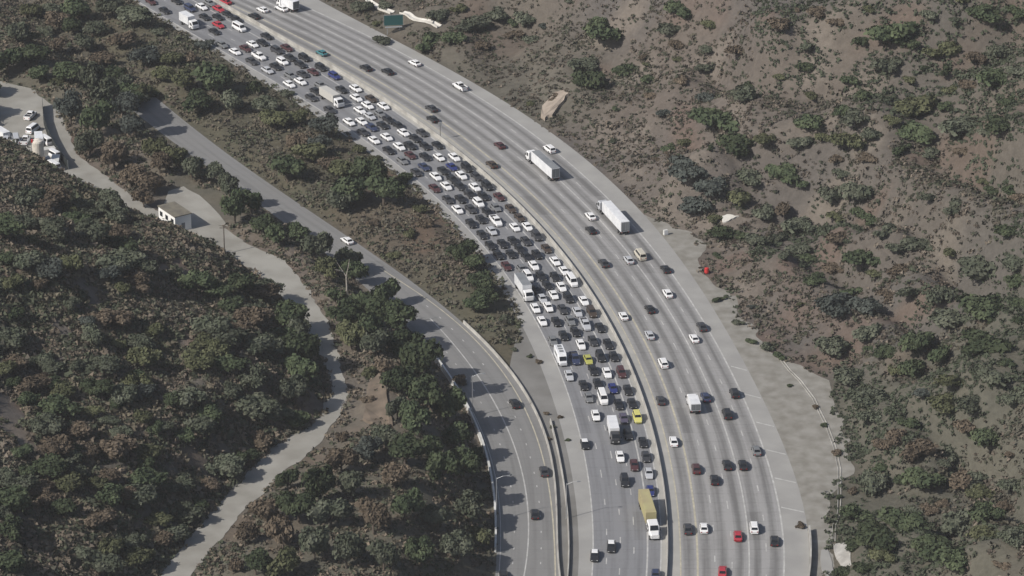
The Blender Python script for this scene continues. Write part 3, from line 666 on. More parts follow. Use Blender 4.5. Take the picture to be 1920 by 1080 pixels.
# ------------------------------------------------------------------ vehicles
def car_body(kind):
    """returns a dict of part meshes, front towards +x"""
    P = {}
    spec = {  # L, W, belt, roof, cabin base back/front, cabin top back/front
        'sedan': (4.75, 1.84, .92, 1.44, -2.0, 1.05, -1.15, .35),
        'suv': (4.75, 1.92, 1.05, 1.74, -2.25, 1.15, -1.95, .55),
        'pickup': (5.7, 1.98, 1.10, 1.84, -.75, 1.35, -.5, .75),
        'van': (5.5, 2.0, 1.15, 2.15, -2.65, 2.05, -2.5, 1.3),
    }[kind]
    L, W, zb, zt, xa, xd, xb, xc = spec
    h = L / 2; w = W / 2; z0 = .28
    hood = zb - (.10 if kind != 'van' else .05)
    secs = [(-h, .80, zb - .28), (-h + .12, .95, zb - .06), (-h + .7, 1.0, zb), (xa + .3, 1.0, zb), (xd, 1.0, zb), (xd + .25, .99, hood + .04), (h - .55, .96, hood - .06), (h - .15, .88, hood - .18), (h, .74, hood - .34)]
    secs.sort()
    mb = MB(); rings = []
    for x, s, zt_ in secs:
        ww = w * s
        rings.append([(x, -ww * .9, z0), (x, -ww, z0 + .2), (x, -ww, zt_ - .22), (x, -ww * .88, zt_), (x, ww * .88, zt_), (x, ww, zt_ - .22), (x, ww, z0 + .2), (x, ww * .9, z0)])
    mb.loft([r[::-1] for r in rings])
    bw, tw = w * .90, w * .70
    if kind == 'pickup':                             # raised bed sides behind the cab
        mb.box(-h + .08, -.8, -w * .97, -w * .85, zb - .1, zb + .22); mb.box(-h + .08, -.8, w * .85, w * .97, zb - .1, zb + .22); mb.box(-h + .05, -h + .16, -w * .9, w * .9, zb - .1, zb + .22)
    zm = zb + (zt - zb) * .82
    mx = lambda a, b, t: a + (b - a) * t
    t = .85
    r0 = [(xa, -bw, zb - .03), (xd, -bw, zb - .03), (xd, bw, zb - .03), (xa, bw, zb - .03)]
    r1 = [(mx(xa, xb, t), -mx(bw, tw, t), zm), (mx(xd, xc, t), -mx(bw, tw, t), zm), (mx(xd, xc, t), mx(bw, tw, t), zm), (mx(xa, xb, t), mx(bw, tw, t), zm)]
    r2 = [(xb + .12, -tw * .9, zt), (xc - .12, -tw * .9, zt), (xc - .12, tw * .9, zt), (xb + .12, tw * .9, zt)]
    mb.loft([r0, r1, r2])
    P['body'] = mb
    def pane(a, b, c, d, sx, lo=.16, hi=.94, off_=.02):
        a, b, c, d = map(Vector, (a, b, c, d)); n = (b - a).cross(d - a).normalized() * off_
        bl, br, tl, tr = a.lerp(d, lo), b.lerp(c, lo), a.lerp(d, hi), b.lerp(c, hi)
        q = [bl.lerp(br, sx), br.lerp(bl, sx), tr.lerp(tl, sx), tl.lerp(tr, sx)]
        g = MB(); g.loft([[tuple(p - n * 2) for p in q], [tuple(p + n) for p in q]]); return g
    P['windshield'] = pane(r0[1], r0[2], r1[2], r1[1], .05)
    P['rear_window'] = pane(r0[3], r0[0], r1[0], r1[3], .07)
    P['side_window'] = [pane(r0[0], r0[1], r1[1], r1[0], .07, .25, .95), pane(r0[2], r0[3], r1[3], r1[2], .07, .25, .95)]
    wx = h - .85; r = .33 if kind in ('sedan',) else .38
    P['wheel'] = []
    for x in (-wx, wx):
        for s in (-1, 1):
            g = MB(); g.wheel(x, s * (w - .1), r, .24, s); P['wheel'].append(g)
    P['headlight'], P['tail_light'] = [], []
    for s in (-1, 1):
        g = MB(); g.box(h - .22, h - .02, s * w * .62 - .16, s * w * .62 + .16, hood - .42, hood - .26); P['headlight'].append(g)
        g = MB(); g.box(-h - .01, -h + .16, s * w * .66 - .15, s * w * .66 + .15, zb - .44, zb - .22); P['tail_light'].append(g)
    if kind == 'pickup':
        g = MB(); g.box(-h + .17, -.82, -w * .84, w * .84, zb - .02, zb + .03); P['bed'] = g
    return P
PM = {'body': PAINT['w'], 'windshield': M_glass, 'rear_window': M_glass, 'side_window': M_glass, 'wheel': [M_tyre, M_rim], 'headlight': M_lamp, 'tail_light': M_tail, 'bed': M_bed}
PROTO = {}
for kind in ('sedan', 'suv', 'pickup', 'van'):
    lst = []
    for part, g in car_body(kind).items():
        for gi in (g if isinstance(g, list) else [g]): lst.append((part, gi.mesh(part, PM[part])))
    PROTO[kind] = lst
BODYC = {}
def make_car(kind, col, loc, rz, label, group, roof=None):
    names = {'sedan': 'sedan', 'suv': 'suv', 'pickup': 'pickup_truck', 'van': 'van'}
    o = empty(names[kind], loc, rz); cs = 1.0 + .11 * random.random(); o.scale = (cs, 1.04, cs); tag(o, label, {'sedan': 'car', 'suv': 'car', 'pickup': 'pickup', 'van': 'van'}[kind], group)
    for part, me in PROTO[kind]:
        if part == 'body':
            k = (kind, col, roof)
            if k not in BODYC:
                m2 = me.copy(); m2.materials.clear(); m2.materials.append(PAINT[col]); BODYC[k] = m2
                if roof:  # sun glint on roof and rear deck, painted in as a second colour
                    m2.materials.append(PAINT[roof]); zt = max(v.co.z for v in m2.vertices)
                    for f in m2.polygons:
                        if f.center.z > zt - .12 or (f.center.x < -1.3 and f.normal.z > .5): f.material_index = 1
            me = BODYC[k]
        c = bpy.data.objects.new(part, me); C.link(c); c.parent = o
    return o

def tangent(f, y):
    d = Vector((float(f(y + 1) - f(y - 1)), 2.0)); return d.normalized()
def lane_of(x, y, fa, fb, n):
    t = (x - float(fa(y))) / (float(fb(y)) - float(fa(y))) * n
    return int(np.clip(math.floor(t), -1, n)), t

# photo x, y, colour, type
JAM = '''313,19,d,s 290,2,m,s 333,1,d,s 360,15,n,u 382,12,w,s 397,5,g,s 413,18,r,s 427,26,d,s 387,31,d,s 408,31,d,s 412,46,r,s 404,58,d,s 439,33,d,s 452,52,w,v
499,67,d,s 490,79,d,s 417,83,g,s 444,96,w,s 466,90,m,s 478,82,w,s 491,105,w,p 476,114,D,s 518,94,D,u 536,89,m,s 533,115,w,u 506,131,S,s 521,124,d,s 546,141,g,s 543,157,w,s
570,108,d,u 547,107,d,s 562,120,d,s 602,126,d,u 587,134,m,s 570,138,D,s 566,152,w,s 625,142,b,u 602,159,g,s 595,170,d,s 586,182,D,s 618,205,D,s 640,167,d,s 669,165,w,s 671,183,w,s 697,184,k,s
692,197,w,s 676,206,w,s 657,228,w,s 678,227,w,s 698,217,S,s 723,198,w,s 700,238,n,s 720,234,d,s 734,227,d,s 757,237,d,s 717,214,g,s 743,243,w,s 733,256,w,s 681,247,D,s 701,262,w,s 731,281,d,s
755,274,w,s 770,272,d,s 777,256,d,s 796,248,D,s 800,273,d,s 823,271,d,s 775,290,m,s 800,293,d,s 825,294,w,s 857,294,w,s 758,300,g,s 798,312,n,s 782,322,D,s 815,352,m,s 820,330,w,s 836,319,d,s 851,312,b,s
867,328,w,s 880,314,d,u 896,330,D,s 917,348,d,u 838,348,w,s 851,335,d,s 864,348,d,s 885,363,d,s 893,350,w,s 907,367,d,s 842,373,D,s 866,372,d,s 858,392,w,s 900,380,w,u 884,391,D,s 940,368,m,s 930,388,g,s
960,390,k,s 977,407,k,s 917,397,d,s 904,410,d,s 883,418,d,s 931,414,w,p 967,425,w,s 990,424,w,s 923,432,S,s 905,439,d,s 1010,442,D,u 984,451,D,s 942,456,d,s 961,450,d,s 974,466,d,s 987,480,d,s 918,459,d,s
1026,465,k,s 958,475,d,s 1005,476,d,s 934,477,d,s 946,498,m,s 1002,497,w,s 1038,489,w,s 976,503,g,s 989,518,w,u 1060,507,w,s 1075,527,w,v 1042,518,d,s 1015,517,d,s 1026,534,d,s 1052,537,w,s 1038,552,w,s
1007,543,D,s 1015,560,S,s 1027,574,w,s 1065,558,d,u 1095,563,w,s 1002,577,w,s 1013,601,w,s 1055,579,D,s 1083,584,S,s 1113,585,k,u 1100,608,S,p 1129,613,d,s 1042,602,d,s 1055,628,d,s 1072,600,g,s 1079,621,d,s
1035,638,g,s 1112,638,D,s 1142,644,d,s 1087,645,w,s 1078,672,n,p 1102,673,o,s 1127,668,d,u 1153,667,d,s 1113,693,d,s 1138,698,w,s 1168,698,m,u 1068,703,S,s 1089,721,d,s 1101,744,g,s 1119,718,d,s 1149,727,b,s
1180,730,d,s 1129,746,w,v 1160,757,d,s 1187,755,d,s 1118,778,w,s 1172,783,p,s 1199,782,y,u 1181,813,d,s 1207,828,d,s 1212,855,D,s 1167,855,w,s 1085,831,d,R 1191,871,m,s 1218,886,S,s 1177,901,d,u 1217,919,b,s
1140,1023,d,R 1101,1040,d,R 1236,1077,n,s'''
OPEN = '''1290,990,D,s 1319,988,w,s 1382,1003,r,s 1412,988,w,u 1452,1012,d,s 1354,1070,r,s 1339,898,d,s 1305,877,m,s 1362,870,d,s 1391,870,d,s 1418,843,g,s 1362,775,d,u 1377,736,d,u 1322,743,n,s 1237,749,D,s
1262,826,w,s 1243,680,w,u 1168,591,w,s 1218,627,S,s 1220,578,d,s 1317,611,D,s 1302,633,w,s 1253,549,w,s 1251,503,d,s 1202,478,e,v 1179,486,S,s 1132,492,D,s 1109,430,d,s 1106,404,w,s 1032,279,w,u 938,271,m,s
921,307,k,s 865,162,w,p 811,222,d,s 808,202,D,s 776,117,w,s 727,133,d,s 686,126,d,s 601,98,t,s 488,17,w,s 480,29,d,s 531,15,w,s 427,2,r,s'''
RAMP = '965,755,d,s 1020,882,D,s 1003,962,d,s 646,461,w,s 944,1078,d,s'
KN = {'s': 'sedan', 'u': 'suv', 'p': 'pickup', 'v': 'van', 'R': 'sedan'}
cars = []
for road, txt in (('jam', JAM), ('open', OPEN), ('ramp', RAMP)):
    for it in txt.split():
        a = it.split(','); x, y = gp(float(a[0]), float(a[1]), .75)
        if road == 'jam': li, t = lane_of(x, y, E_, JR, 5); li = int(np.clip(li, 0, 4)); f = lerp(E_, JR, (li + .5) / 5)
        elif road == 'open':
            li, t = lane_of(x, y, B_, C_, 5)
            if t < 0: li = -1; f = lerp(HOV, B_, .5)
            else: li = min(li, 4); f = lerp(B_, C_, (li + .5) / 5)
        else: li, f = 0, lerp(RL_, RR_, .5)
        # sit mostly in the lane, keep some of the seen sideways position
        if road != 'ramp':
            keep = .4 if road == 'jam' else .65
            x = float(f(y)) * (1 - keep) + x * keep
        cars.append(dict(px=float(a[0]), py=float(a[1]), x=x, y=y, col=a[2], t=a[3], road=road, lane=li, f=f))
TRUCKS = [dict(road='jam', px=362, py=41, L=9.5), dict(road='jam', px=627, py=184, L=11), dict(road='jam', px=977, py=542, L=11), dict(road='jam', px=1048, py=667, L=7.5), dict(road='jam', px=1150, py=808, L=11.5), dict(road='jam', px=1209, py=965, L=17.5)]
for q in TRUCKS:
    q['x'], q['y'] = gp(q['px'], q['py'], 1.5); q['lane'], _ = lane_of(q['x'], q['y'], E_, JR, 5); q['lane'] = int(np.clip(q['lane'], 0, 4))
    q['f'] = lerp(E_, JR, (q['lane'] + .5) / 5)
    q['x'] = float(q['f'](q['y'])) * .65 + q['x'] * .35
# keep bumpers apart within a lane
LEN = {'s': 4.75, 'u': 4.75, 'p': 5.7, 'v': 5.5, 'R': 4.75}
for _ in range(60):
    moved = False
    for i, a in enumerate(cars):
        if a['road'] != 'jam': continue
        la = LEN[a['t']]
        for b, lb, fixed in [(c, LEN[c['t']], False) for c in cars[i + 1:] if c['road'] == 'jam'] + [(q, q['L'], True) for q in TRUCKS]:
            dx, dy = b['x'] - a['x'], b['y'] - a['y']
            if abs(dx) + abs(dy) > 22: continue
            tg = tangent(a['f'], a['y']); al = dx * tg[0] + dy * tg[1]; la_ = abs(-dx * tg[1] + dy * tg[0])
            need = (la + lb) / 2 + .7
            if la_ < 2.15 and abs(al) < need:
                s = (need - abs(al)) * (1 if al > 0 else -1)
                ka, kb = (1, 0) if fixed else (.5, .5)
                for o_, k in ((a, -ka), (b, kb)):
                    if k:
                        t2 = tangent(o_['f'], o_['y']); ny_ = o_['y'] + s * k * t2[1]
                        o_['x'] += float(o_['f'](ny_) - o_['f'](o_['y'])); o_['y'] = ny_
                moved = True
    if not moved: break

LANE_J = ['outer jammed lane', 'second jammed lane from outside', 'middle jammed lane', 'second jammed lane from median', 'median-side jammed lane']
LANE_O = ['open carpool lane', 'first open lane', 'second open lane', 'middle open lane', 'fourth open lane', 'shoulder-side open lane']
LM_J = [(362, 41, 'white box truck'), (627, 184, 'beige box truck'), (976, 540, 'grey-roofed truck'), (1048, 667, 'white camper'), (1147, 806, 'dark-cab white truck'), (1210, 965, 'tan semi')]
LM_O = [(545, 6, 'far white truck'), (865, 162, 'white pickup'), (1015, 305, 'white semi'), (1150, 405, 'grey-white semi'), (1300, 755, 'grey delivery truck')]
slots = {}
for c in cars:
    if c['road'] == 'ramp': continue
    LM = LM_J if c['road'] == 'jam' else LM_O
    lm = min(LM, key=lambda t: abs(gp(t[0], t[1], 1)[1] - c['y'])); yl = gp(lm[0], lm[1], 1)[1]
    side = 'beyond' if c['y'] > yl else 'below'
    tn = {'s': 'sedan', 'u': 'SUV', 'p': 'pickup', 'v': 'van', 'R': 'sedan with painted white glint'}[c['t']]
    c['nm'] = f"{CAR[c['col']][0]} {tn}"
    slots.setdefault((c['road'], c['lane'], lm[2], side, c['nm']), []).append((abs(c['y'] - yl), c))
for (road, lane, lm, side, nm), lst in slots.items():
    lst.sort(key=lambda t: t[0]); ln = LANE_J[lane] if road == 'jam' else LANE_O[lane + 1]
    for n, (_, c) in enumerate(lst):
        o_ = '' if len(lst) == 1 else ORD[n + 1] + ' '
        c['label'] = f"{o_}{nm} {side} the {lm} in the {ln}" if not o_ else f"{nm}, {ORD[n+1]} {side} the {lm}, {ln}"
for c in cars:
    if c['road'] == 'ramp':
        c['label'] = {965: 'dark sedan on the ramp near the top of the gore', 1020: 'dark sedan at the right edge of the ramp', 1003: 'dark sedan in mid-ramp beside the dashed line, near the lamp shadow', 646: 'white sedan on the narrow upper ramp beside the trees', 944: 'dark sedan at the bottom edge of the ramp by the wall'}[int(c['px'])]
    if c['px'] == 646: c['y'] += 4; c['x'] += .5
    t = tangent(c['f'], c['y']); rz = math.atan2(t[1], t[0]) + (math.pi if c['road'] == 'jam' else 0)
    rz += math.radians(rng.uniform(-1.2, 1.2))
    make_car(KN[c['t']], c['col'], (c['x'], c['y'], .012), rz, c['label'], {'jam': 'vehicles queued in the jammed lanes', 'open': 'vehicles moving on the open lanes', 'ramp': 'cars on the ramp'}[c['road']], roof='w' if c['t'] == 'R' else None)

def truck_parts(root, L, cab_col, box_m, roof_m=None, box_h=3.7, cab_len=2.3, W=2.45, hood=0., doors=M_doors, gap=.35, z_floor=1.15, semi=False, box_w=None):
    """front towards +x; origin in the middle"""
    h = L / 2; w = W / 2; bw = (box_w or W) / 2; xc = h - cab_len - hood
    bx0, bx1 = -h, xc - gap - (1.2 if semi else 0)
    b = MB(); b.box(bx0, bx1, -bw, bw, z_floor, box_h)
    for k in range(int((bx1 - bx0) / 1.2)):          # wall ribs
        x = bx0 + .6 + k * 1.2
        b.box(x, x + .07, -bw - .03, -bw + .01, z_floor + .1, box_h - .1); b.box(x, x + .07, bw - .01, bw + .03, z_floor + .1, box_h - .1)
    b.box(bx0 + .05, bx1 - .05, -bw + .06, bw - .06, box_h - .02, box_h + .025, 1)
    box = b.build('trailer' if semi else 'cargo_box', [box_m, roof_m or box_m], root)
    d = MB(); d.box(bx0 - .05, bx0 - .003, -bw + .12, -.03, z_floor + .15, box_h - .15); d.build('rear_door', doors, box)
    d = MB(); d.box(bx0 - .05, bx0 - .003, .03, bw - .12, z_floor + .15, box_h - .15); d.build('rear_door', doors, box)
    c = MB(); ch = 2.75 if not semi else 3.0; hh = 1.75
    c.loft([[(xc, -w, .55), (xc, w, .55), (xc, w, ch - .2), (xc, w * .85, ch), (xc, -w * .85, ch), (xc, -w, ch - .2)],
            [(h - hood - .75, -w, .55), (h - hood - .75, w, .55), (h - hood - .75, w, ch - .3), (h - hood - .75, w * .82, ch - .08), (h - hood - .75, -w * .82, ch - .08), (h - hood - .75, -w, ch - .3)],
            [(h - hood - .1, -w * .97, .55), (h - hood - .1, w * .97, .55), (h - hood - .1, w * .97, 1.5), (h - hood - .1, w * .8, 1.72), (h - hood - .1, -w * .8, 1.72), (h - hood - .1, -w * .97, 1.5)],
            [(h, -w * .78, .6), (h, w * .78, .6), (h, w * .78, 1.3), (h, w * .6, 1.5), (h, -w * .6, 1.5), (h, -w * .78, 1.3)]])
    cab = c.build('cab', PAINT[cab_col], root)
    g = MB(); xs, xe = h - hood - .72, h - hood - .14; zs, ze = ch - .24, 1.84
    g.loft([[(xs, -w * .72, zs + .03), (xs, w * .72, zs + .03), (xe, w * .78, ze + .03), (xe, -w * .78, ze + .03)], [(xs + .05, -w * .72, zs + .12), (xs + .05, w * .72, zs + .12), (xe + .06, w * .78, ze + .1), (xe + .06, -w * .78, ze + .1)]])
    g.build('windshield', M_glass, cab)
    for s in (-1, 1):
        g = MB(); g.box(xc + .7, h - hood - .85, min(s * w * .98, s * (w + .02)), max(s * w * .98, s * (w + .02)), 1.6, ch - .42); g.build('side_window', M_glass, cab)
        g = MB(); g.box(h - .12, h + .03, s * w * .6 - .15, s * w * .6 + .15, .85, 1.05); g.build('headlight', M_lamp, cab)
        g = MB(); g.box(h - hood - .5, h - hood - .4, s * (w + .05) if s > 0 else s * (w + .3), s * (w + .3) if s > 0 else s * (w + .05), 1.6, 2.1); g.build('side_mirror', M_black, cab)
        g = MB(); g.box(bx0 - .04, bx0 + .06, s * bw * .8 - .1, s * bw * .8 + .1, z_floor - .25, z_floor - .05); g.build('tail_light', M_tail, root)
    f = MB(); f.box(bx0 + .1, h - .6, -.45, .45, .55, z_floor + .01); f.build('chassis', M_black, root)
    xs = [bx0 + 1.3, h - 1.0] if not semi else [bx0 + 1.2, bx0 + 2.5, xc - .9, xc + .4, h - .9]
    for x in xs:
        for s in (-1, 1):
            g = MB(); g.wheel(x, s * (w - .18), .5, .36, s); g.build('wheel', [M_tyre, M_rim], root)

def put_truck(name, px, py, f, away, label, group, zc=1.5, keep=.35, **kw):
    x, y = gp(px, py, zc); x = float(f(y)) * (1 - keep) + x * keep
    t = tangent(f, y); rz = math.atan2(t[1], t[0]) + (0 if away else math.pi)
    o = empty(name, (x, y, .012), rz + kw.pop('turn', 0)); tag(o, label, 'truck', group); truck_parts(o, **kw); return o
GJ, GO = 'vehicles queued in the jammed lanes', 'vehicles moving on the open lanes'
def jf(i): return TRUCKS[i]['f']
M_w = PAINT['w']
put_truck('box_truck', 362, 41, jf(0), False, 'white box truck with white cab at the upper left end of the jam', GJ, L=8.2, cab_col='w', box_m=M_trailer)
put_truck('box_truck', 627, 184, jf(1), False, 'truck with dull grey-beige box and white cab among small cars in the jam', GJ, L=11, cab_col='w', box_m=M_cream, box_h=3.4)
put_truck('box_truck', 977, 542, jf(2), False, 'truck with grey roof and white side in the outermost jammed lane', GJ, L=11, cab_col='w', box_m=M_trailer, roof_m=M_greyroof, box_h=3.8)
put_truck('box_truck', 1150, 808, jf(4), False, 'white box truck with dark cab near the yellow car in the jam', GJ, L=9.8, cab_col='D', box_m=M_trailer, box_h=3.3, W=2.25)
put_truck('semi_truck', 1209, 965, lerp(E_, JR, 4.35 / 5), False, 'semi truck with tan trailer and white cab at the lower end of the jam', GJ, zc=2, L=18.5, cab_col='w', box_m=M_tan, box_h=3.9, semi=True, hood=1.5, cab_len=3.6, turn=math.radians(7))
put_truck('semi_truck', 1015, 306, lerp(B_, C_, 3.5 / 5), True, keep=.95, label='semi truck with white-sided trailer and dark rear doors on the open lanes', group=GO, zc=2, L=19, cab_col='w', box_m=M_trailer, roof_m=M_greyroof, box_h=4.0, semi=True, hood=.6, cab_len=2.6)
put_truck('semi_truck', 1148, 403, lerp(B_, C_, 4.5 / 5), True, keep=.95, label='semi truck with pale grey trailer and grey-white doors beside the right shoulder', group=GO, zc=2, L=20, cab_col='S', box_m=M_trailer, box_h=4.0, semi=True, hood=.6, cab_len=2.6, doors=M_greyroof)
put_truck('delivery_truck', 1300, 756, lerp(B_, C_, 1.6 / 5), True, keep=.95, label='short delivery truck with pale grey box on the open lanes', group=GO, L=7.2, cab_col='w', box_m=M_trailer, box_h=3.0, cab_len=1.9)
put_truck('box_truck', 545, 8, lerp(B_, C_, 3.3 / 5), True, 'white truck cut by the top edge of the photo on the open lanes', GO, L=9, cab_col='w', box_m=M_trailer)

# camper van in the jam
x, y = TRUCKS[3]['x'], TRUCKS[3]['y']; t = tangent(TRUCKS[3]['f'], y)
rv = empty('camper', (x, y, .012), math.atan2(t[1], t[0]) + math.pi)
tag(rv, 'white camper with ribbed roof in the outermost jammed lane beside a navy pickup', 'camper', GJ)
b = MB(); b.loft([[(-3.7, -1.15, .5), (-3.7, 1.15, .5), (-3.7, 1.15, 2.7), (-3.7, 1.0, 2.9), (-3.7, -1.0, 2.9), (-3.7, -1.15, 2.7)], [(1.6, -1.15, .5), (1.6, 1.15, .5), (1.6, 1.15, 2.7), (1.6, 1.0, 2.9), (1.6, -1.0, 2.9), (1.6, -1.15, 2.7)],
                  [(2.3, -1.1, .5), (2.3, 1.1, .5), (2.3, 1.1, 2.2), (2.3, .95, 2.35), (2.3, -.95, 2.35), (2.3, -1.1, 2.2)], [(3.0, -1.0, .5), (3.0, 1.0, .5), (3.0, 1.0, 1.2), (3.0, .9, 1.35), (3.0, -.9, 1.35), (3.0, -1.0, 1.2)], [(3.7, -.9, .5), (3.7, .9, .5), (3.7, .9, 1.0), (3.7, .8, 1.15), (3.7, -.8, 1.15), (3.7, -.9, 1.0)]])
b.build('body', M_trailer, rv)
for i in range(3):
    b = MB(); b.box(-3.0 + i * 1.5, -2.2 + i * 1.5, -.5, .5, 2.89, 3.05); b.build('roof_vent', M_greyroof, rv)
b = MB(); b.loft([[(2.35, -.85, 2.3), (2.35, .85, 2.3), (2.95, .85, 1.42), (2.95, -.85, 1.42)], [(2.42, -.85, 2.36), (2.42, .85, 2.36), (3.02, .85, 1.48), (3.02, -.85, 1.48)]]); b.build('windshield', M_glass, rv)
for s in (-1, 1):
    b = MB(); b.box(-2.4, .8, min(s * 1.14, s * 1.17), max(s * 1.14, s * 1.17), 1.6, 2.2); b.build('side_window', M_glass, rv)
    for xx in (-2.3, 2.6): b = MB(); b.wheel(xx, s * 1.0, .4, .26, s); b.build('wheel', [M_tyre, M_rim], rv)

# ------------------------------------------------------------------ equipment yard and building
YG = 'vehicles and equipment parked in the yard'
yard = [('pickup', 'w', 57, 216, 1.3, 'white pickup parked at the head of the equipment yard'), ('van', 'w', 62, 242, 1.2, 'white van parked behind the white pickup in the yard'), ('van', 'w', 84, 264, 2.2, 'white van parked along the dark yard fence'),
        ('van', 'w', 99, 290, 2.25, 'white van nearest the yard corner by the road'), ('van', 'S', 12, 267, 1.75, 'silver van at the left edge of the yard'), ('van', 'S', 30, 262, 1.75, 'silver van second from the left edge of the yard'), ('van', 'w', 98, 312, 2.3, 'white van at the lowest corner of the yard fence'), ('van', 'S', 20, 290, 1.6, 'silver van below the two silver vans in the yard'), ('pickup', 'w', 48, 262, 1.5, 'white pickup parked just left of the white vans in the yard'),
        ('pickup', 'S', 44, 288, 1.7, 'silver pickup beside the long white tank in the yard'), ('sedan', 'w', 8, 290, .4, 'white car at the lower left of the yard'), ('suv', 'g', 88, 300, 1.9, 'grey SUV beside the long white tank in the yard')]
for kind, col, px, py, rz, lb in yard:
    x, y = gp(px, py, ZS + .7); make_car(kind, col, (x, y, ZS + .01), rz, lb, YG)
x, y = gp(73, 313, ZS); tk = empty('storage_tank', (x, y, ZS + .01)); tag(tk, 'tall pale upright storage tank in the middle of the yard', 'tank', YG)
b = MB(); rings = [[(r * math.cos(a * math.pi / 10), r * math.sin(a * math.pi / 10), zz) for a in range(20)] for r, zz in ((1.55, .4), (1.6, .6), (1.6, 7.4), (1.45, 7.8), (.5, 8.3))]
b.loft(rings); b.build('tank', mat('cream_tank_paint', (.66, .62, .55), .5, noise=(.8, (.52, .48, .42))), tk)
b = MB()
for s_ in (-1, 1): b.tube([(-1.75, s_ * .25, .1), (-1.75, s_ * .25, 8.4)], [.04, .04], 5)
for k in range(20): b.tube([(-1.75, -.25, .5 + k * .4), (-1.75, .25, .5 + k * .4)], [.025, .025], 4)
b.build('ladder', M_steel, tk)
b = MB(); b.box(-1.7, -1.2, -.9, -.1, 7.45, 8.2); b.build('red_hatch', M_red, tk)
for a_ in range(4):
    t = a_ * math.pi / 2 + .78; b = MB(); b.tube([(1.5 * math.cos(t), 1.5 * math.sin(t), -.05), (1.45 * math.cos(t), 1.45 * math.sin(t), .7)], [.12, .12], 6); b.build('leg', M_steel, tk)
cr = random.Random(5)
for i, (px, py, lb) in enumerate(((4, 252, 'white storage container at the far left edge of the yard'), (22, 278, 'pale container left of the upright tank'), (40, 300, 'pale container at the lower edge of the yard beside the hill trees'), (60, 300, 'white container just left of the upright tank'), (88, 286, 'white container just right of the upright tank'), (104, 303, 'small pale container near the yard fence'), (73, 262, 'white container between the vans above the upright tank'))):
    x, y = gp(px, py, ZS + 1); o = empty('container', (x, y, ZS + .01), cr.choice([1.6, 1.75, 2.2, .4])); tag(o, lb, 'container', YG)
    l_ = cr.uniform(1.6, 3.0); h_ = cr.uniform(1.8, 2.6); b = MB(); b.box(-l_, l_, -1.1, 1.1, .15, h_); b.build('shell', [M_trailer, M_cream, M_white_wall][i % 3], o)
    b = MB(); b.box(l_ + .003, l_ + .06, -1.0, -.04, .25, h_ - .1); b.box(l_ + .003, l_ + .06, .04, 1.0, .25, h_ - .1); b.build('door', M_greyroof, o)
    b = MB()
    for q in (-.8, .8): b.box(-l_ + .1, l_ - .1, q - .1, q + .1, -.05, .148)
    b.build('skid', M_black, o)
# yard fence
fpts = [(80, 200), (82, 232), (92, 262), (108, 292), (128, 318)]; P = [gp(a, b_, ZS) for a, b_ in fpts]
fn = empty('yard_fence', (P[0][0], P[0][1], ZS)); tag(fn, 'tall dark fence along the right side of the equipment yard', 'fence')
o0 = Vector((P[0][0], P[0][1]))
b = MB()
for (xa_, ya_), (xb_, yb_) in zip(P[:-1], P[1:]):
    d = Vector((xb_ - xa_, yb_ - ya_)).normalized(); n_ = Vector((-d[1], d[0])) * .05; a_ = Vector((xa_, ya_)) - o0; c_ = Vector((xb_, yb_)) - o0
    b.loft([[(*(a_ - n_), 0), (*(a_ + n_), 0), (*(a_ + n_), 2.6), (*(a_ - n_), 2.6)], [(*(c_ - n_), 0), (*(c_ + n_), 0), (*(c_ + n_), 2.6), (*(c_ - n_), 2.6)]])
b.build('panel', mat('dark_fence_fabric', (.02, .025, .025), .8), fn)
for q in P:
    b = MB(); b.tube([(q[0] - o0[0], q[1] - o0[1], 0), (q[0] - o0[0], q[1] - o0[1], 2.8)], [.06, .06]); b.build('post', M_steel, fn)

# white building
x, y = gp(328, 410, ZS + 1.8); bd = empty('portable_building', (x, y, ZS), 0)
tag(bd, 'small white building with three dark windows and flat tan roof beside the service road', 'building')
a0 = Vector(gp(300, 415, ZS + .5)); a1 = Vector(gp(331, 436, ZS + .5)); ax = (a1 - a0).normalized(); bd.rotation_euler = (0, 0, math.atan2(ax[1], ax[0])); Lb = (a1 - a0).length * 1.0
b = MB(); b.box(-Lb / 2, Lb / 2, -2.4, 2.4, 0, 4.3); b.build('wall', mat('white_siding', (.80, .80, .78), .7), bd)
b = MB(); b.box(-Lb / 2 - .2, Lb / 2 + .2, -2.6, 2.6, 4.303, 4.5); b.build('roof', mat('tan_flat_roof', (.17, .155, .12), .9, noise=(.6, (.12, .11, .09))), bd)
for k in (-.33, .0, .34):
    f_ = MB(); f_.box(k * Lb - .75, k * Lb + .75, -2.45, -2.39, 2.0, 3.4); fo = f_.build('window', M_steel, bd)
    f_ = MB(); f_.box(k * Lb - .62, k * Lb + .62, -2.475, -2.435, 2.12, 3.28); f_.build('pane', M_glass, fo)
f_ = MB(); f_.box(Lb / 2 - .02, Lb / 2 + .05, -.5, .5, 0.05, 2.2); f_.build('door', M_greyroof, bd)

